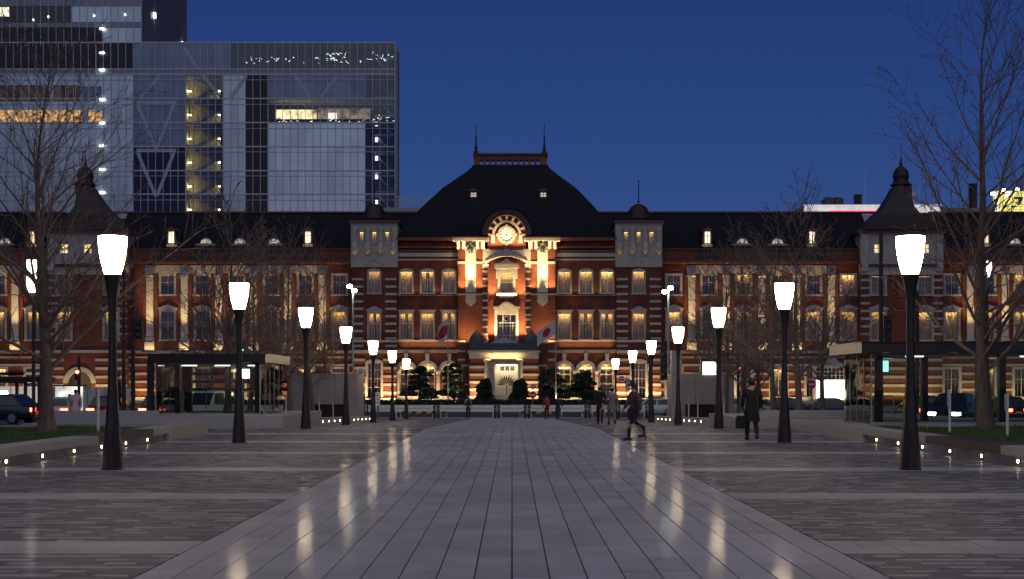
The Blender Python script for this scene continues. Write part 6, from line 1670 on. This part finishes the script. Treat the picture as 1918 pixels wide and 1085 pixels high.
    if coat:                                      # skirt of a long coat
        z0, hem = 1.02, coat
        b = MB(); rows = []
        for f in (0,.25,.5,.75,1): rows.append((z0+(hem-z0)*f, .165+.07*f+(.05*abs(math.sin(stride)) if f > .4 else 0)))
        V, Fc = [], []; n = 20
        for z, r in rows:
            for q in range(n):
                a = math.tau*q/n; rr_ = r*(1+.04*math.sin(5*a)); V.append(J(rr_*math.cos(a), rr_*.85*math.sin(a), z))
        for j in range(4):
            for q in range(n): Fc.append((j*n+q, j*n+(q+1) % n, (j+1)*n+(q+1) % n, (j+1)*n+q))
        b.add(V, Fc); b.build('coat_skirt', top, t, smooth=True)
    for G in (LL, RL):
        a = Vector(J(*G[2])); b = MB(); zl = max(.035*k, a.z-.06*k)
        b.tube([(a.x,a.y-.07*k,zl), (a.x,a.y+.02*k,zl+.012*k), (a.x,a.y+.11*k,zl-.002), (a.x,a.y+.18*k,zl-.008)], [.036*k,.046*k,.044*k,.026*k], 10); b.tube([(a.x,a.y-.02*k,zl), (a.x,a.y-.01*k,a.z+.04*k)], [.048*k,.05*k], 10)
        if bare: b.tube([(a.x,a.y-.075*k,zl), (a.x,a.y-.08*k,.0)], [.018*k,.010*k], 6)
        b.build('shoe', SHOE, t, smooth=True)
    if hat: b = MB(); b.lathe([(.108*k,0),(.112*k,.03*k),(.10*k,.09*k),(.06*k,.13*k),(.01*k,.14*k)], 16, J(0,0,1.62)); b.build('hat', hat, t, smooth=True)
    b = MB(); c = J(0,-.018,1.635); b.ball(c, .108*k, 14, 9, .93, 1.0, .98); b.build('hair', hair, t, smooth=True)
    if pack:
        b = MB(); b.v = []; p = J(0,-.20,1.02); b.lathe([(.12*k,0),(.17*k,.06*k),(.175*k,.30*k),(.14*k,.42*k),(.03*k,.46*k)], 12, p, 0, 1.0, .62); b.build('backpack', pack, t, smooth=True)
        for s_ in (-1, 1): b = MB(); b.tube([J(s_*.10,-.12,1.05), J(s_*.12,.0,1.10), J(s_*.11,.15,1.28), J(s_*.10,.05,1.50), J(s_*.10,-.15,1.42)], .018*k, 6); b.build('strap', pack, t)
    return t
def held_bag(loc, m, label, h=.34, w=.36):
    t = thing('shoulder_bag', label, 'bag', loc); b = MB(); b.prism([(-w/2,0),(w/2,0),(w/2*.9,h*.9),(w/2*.7,h),(-w/2*.7,h),(-w/2*.9,h*.9)], -.07, .07); b.build('pouch', m, t)
    b = MB(); b.tube([(-w*.28,0,h-.02), (-w*.22,0,h+.16), (0,0,h+.22), (w*.22,0,h+.16), (w*.28,0,h-.02)], .014, 6); b.build('handle', m, t)
def cl(n, c): return mat(n, c, .85, vary=.12, scale=9)
BLKC = cl('black_cloth', (.010,.009,.011)); GRYC = cl('grey_cloth', (.16,.15,.16)); REDC = cl('red_cloth', (.35,.02,.05)); NAVC = cl('navy_cloth', (.020,.016,.05)); BEIG = cl('beige_cloth', (.28,.25,.22)); DKT = cl('dark_trouser', (.022,.020,.022)); MAUV = cl('mauve_cloth', (.08,.055,.068)); WHC = cl('white_cloth', (.5,.5,.5))
Dm = 38.4
person('man in a long black coat walking away with a bag beside the lamp row', (wx(1408,Dm), Dm, .012), 0.05, 1.74, BLKC, DKT, .16, (.1,-.15), coat=.52)
held_bag((wx(1390,Dm)-.02, Dm-.02, .34), BLKC, 'black bag held by the man in the long black coat', .36, .34)
Dw = 38.4
person('woman in a short mauve coat and heeled shoes striding across the path', (wx(1189,Dw), Dw, .012), PI*.62, 1.60, MAUV, DKT, .30, (-.3,.3), coat=.62, bare=True, lean=.02)
held_bag((wx(1183,Dw), Dw-.22, .66), BLKC, 'dark handbag carried by the striding woman', .26, .3)
Dc = 60.2
person('person in a black jacket walking towards the station beside a grey companion', (wx(1124,Dc), Dc, gz(Dc)+.012), -.1, 1.72, BLKC, DKT, .34, (-.3,.3))
person('person in a grey coat walking beside the black jacketed companion', (wx(1146,Dc), Dc, gz(Dc)+.012), .1, 1.68, GRYC, GRYC, .28, (.25,-.25), coat=.7, hat=cl('pale_hat',(.3,.29,.28)))
Dr = 99.5
person('person in a red jacket and hood standing at the end of the avenue', (wx(1024,Dr), Dr, gz(Dr)+.012), .3, 1.66, REDC, DKT, .06, (.3,.2), pack=REDC, hair=REDC)
person('person in dark navy clothes standing next to the red jacket', (wx(1045,Dr), Dr, gz(Dr)+.012), -.4, 1.70, NAVC, NAVC, .05, (.5,.4), coat=.6)
person('backpacker in beige with a pale cap standing before the guard rail', (wx(877,Dr), Dr, gz(Dr)+.012), 0, 1.68, BEIG, DKT, .07, (.5,.5), hat=WHC, pack=cl('dark_pack',(.03,.026,.03)))
person('person in dark clothes standing against the smaller glass pavilion', (wx(262,54), 50.9, .435), PI*.5, 1.30 if False else 1.6, BLKC, DKT, .2, (.2,-.2), coat=.7)
person('worker in a white coat standing by the traffic cones', (wx(142,68), 68, gz(68)-.014), .2, 1.72, WHC, DKT, .1, (.2,.1), coat=.6)
person('smaller worker in grey behind the white coated one', (wx(130,84), 84, gz(84)-.014), 2.9, 1.68, GRYC, DKT, .1, (.2,.1))
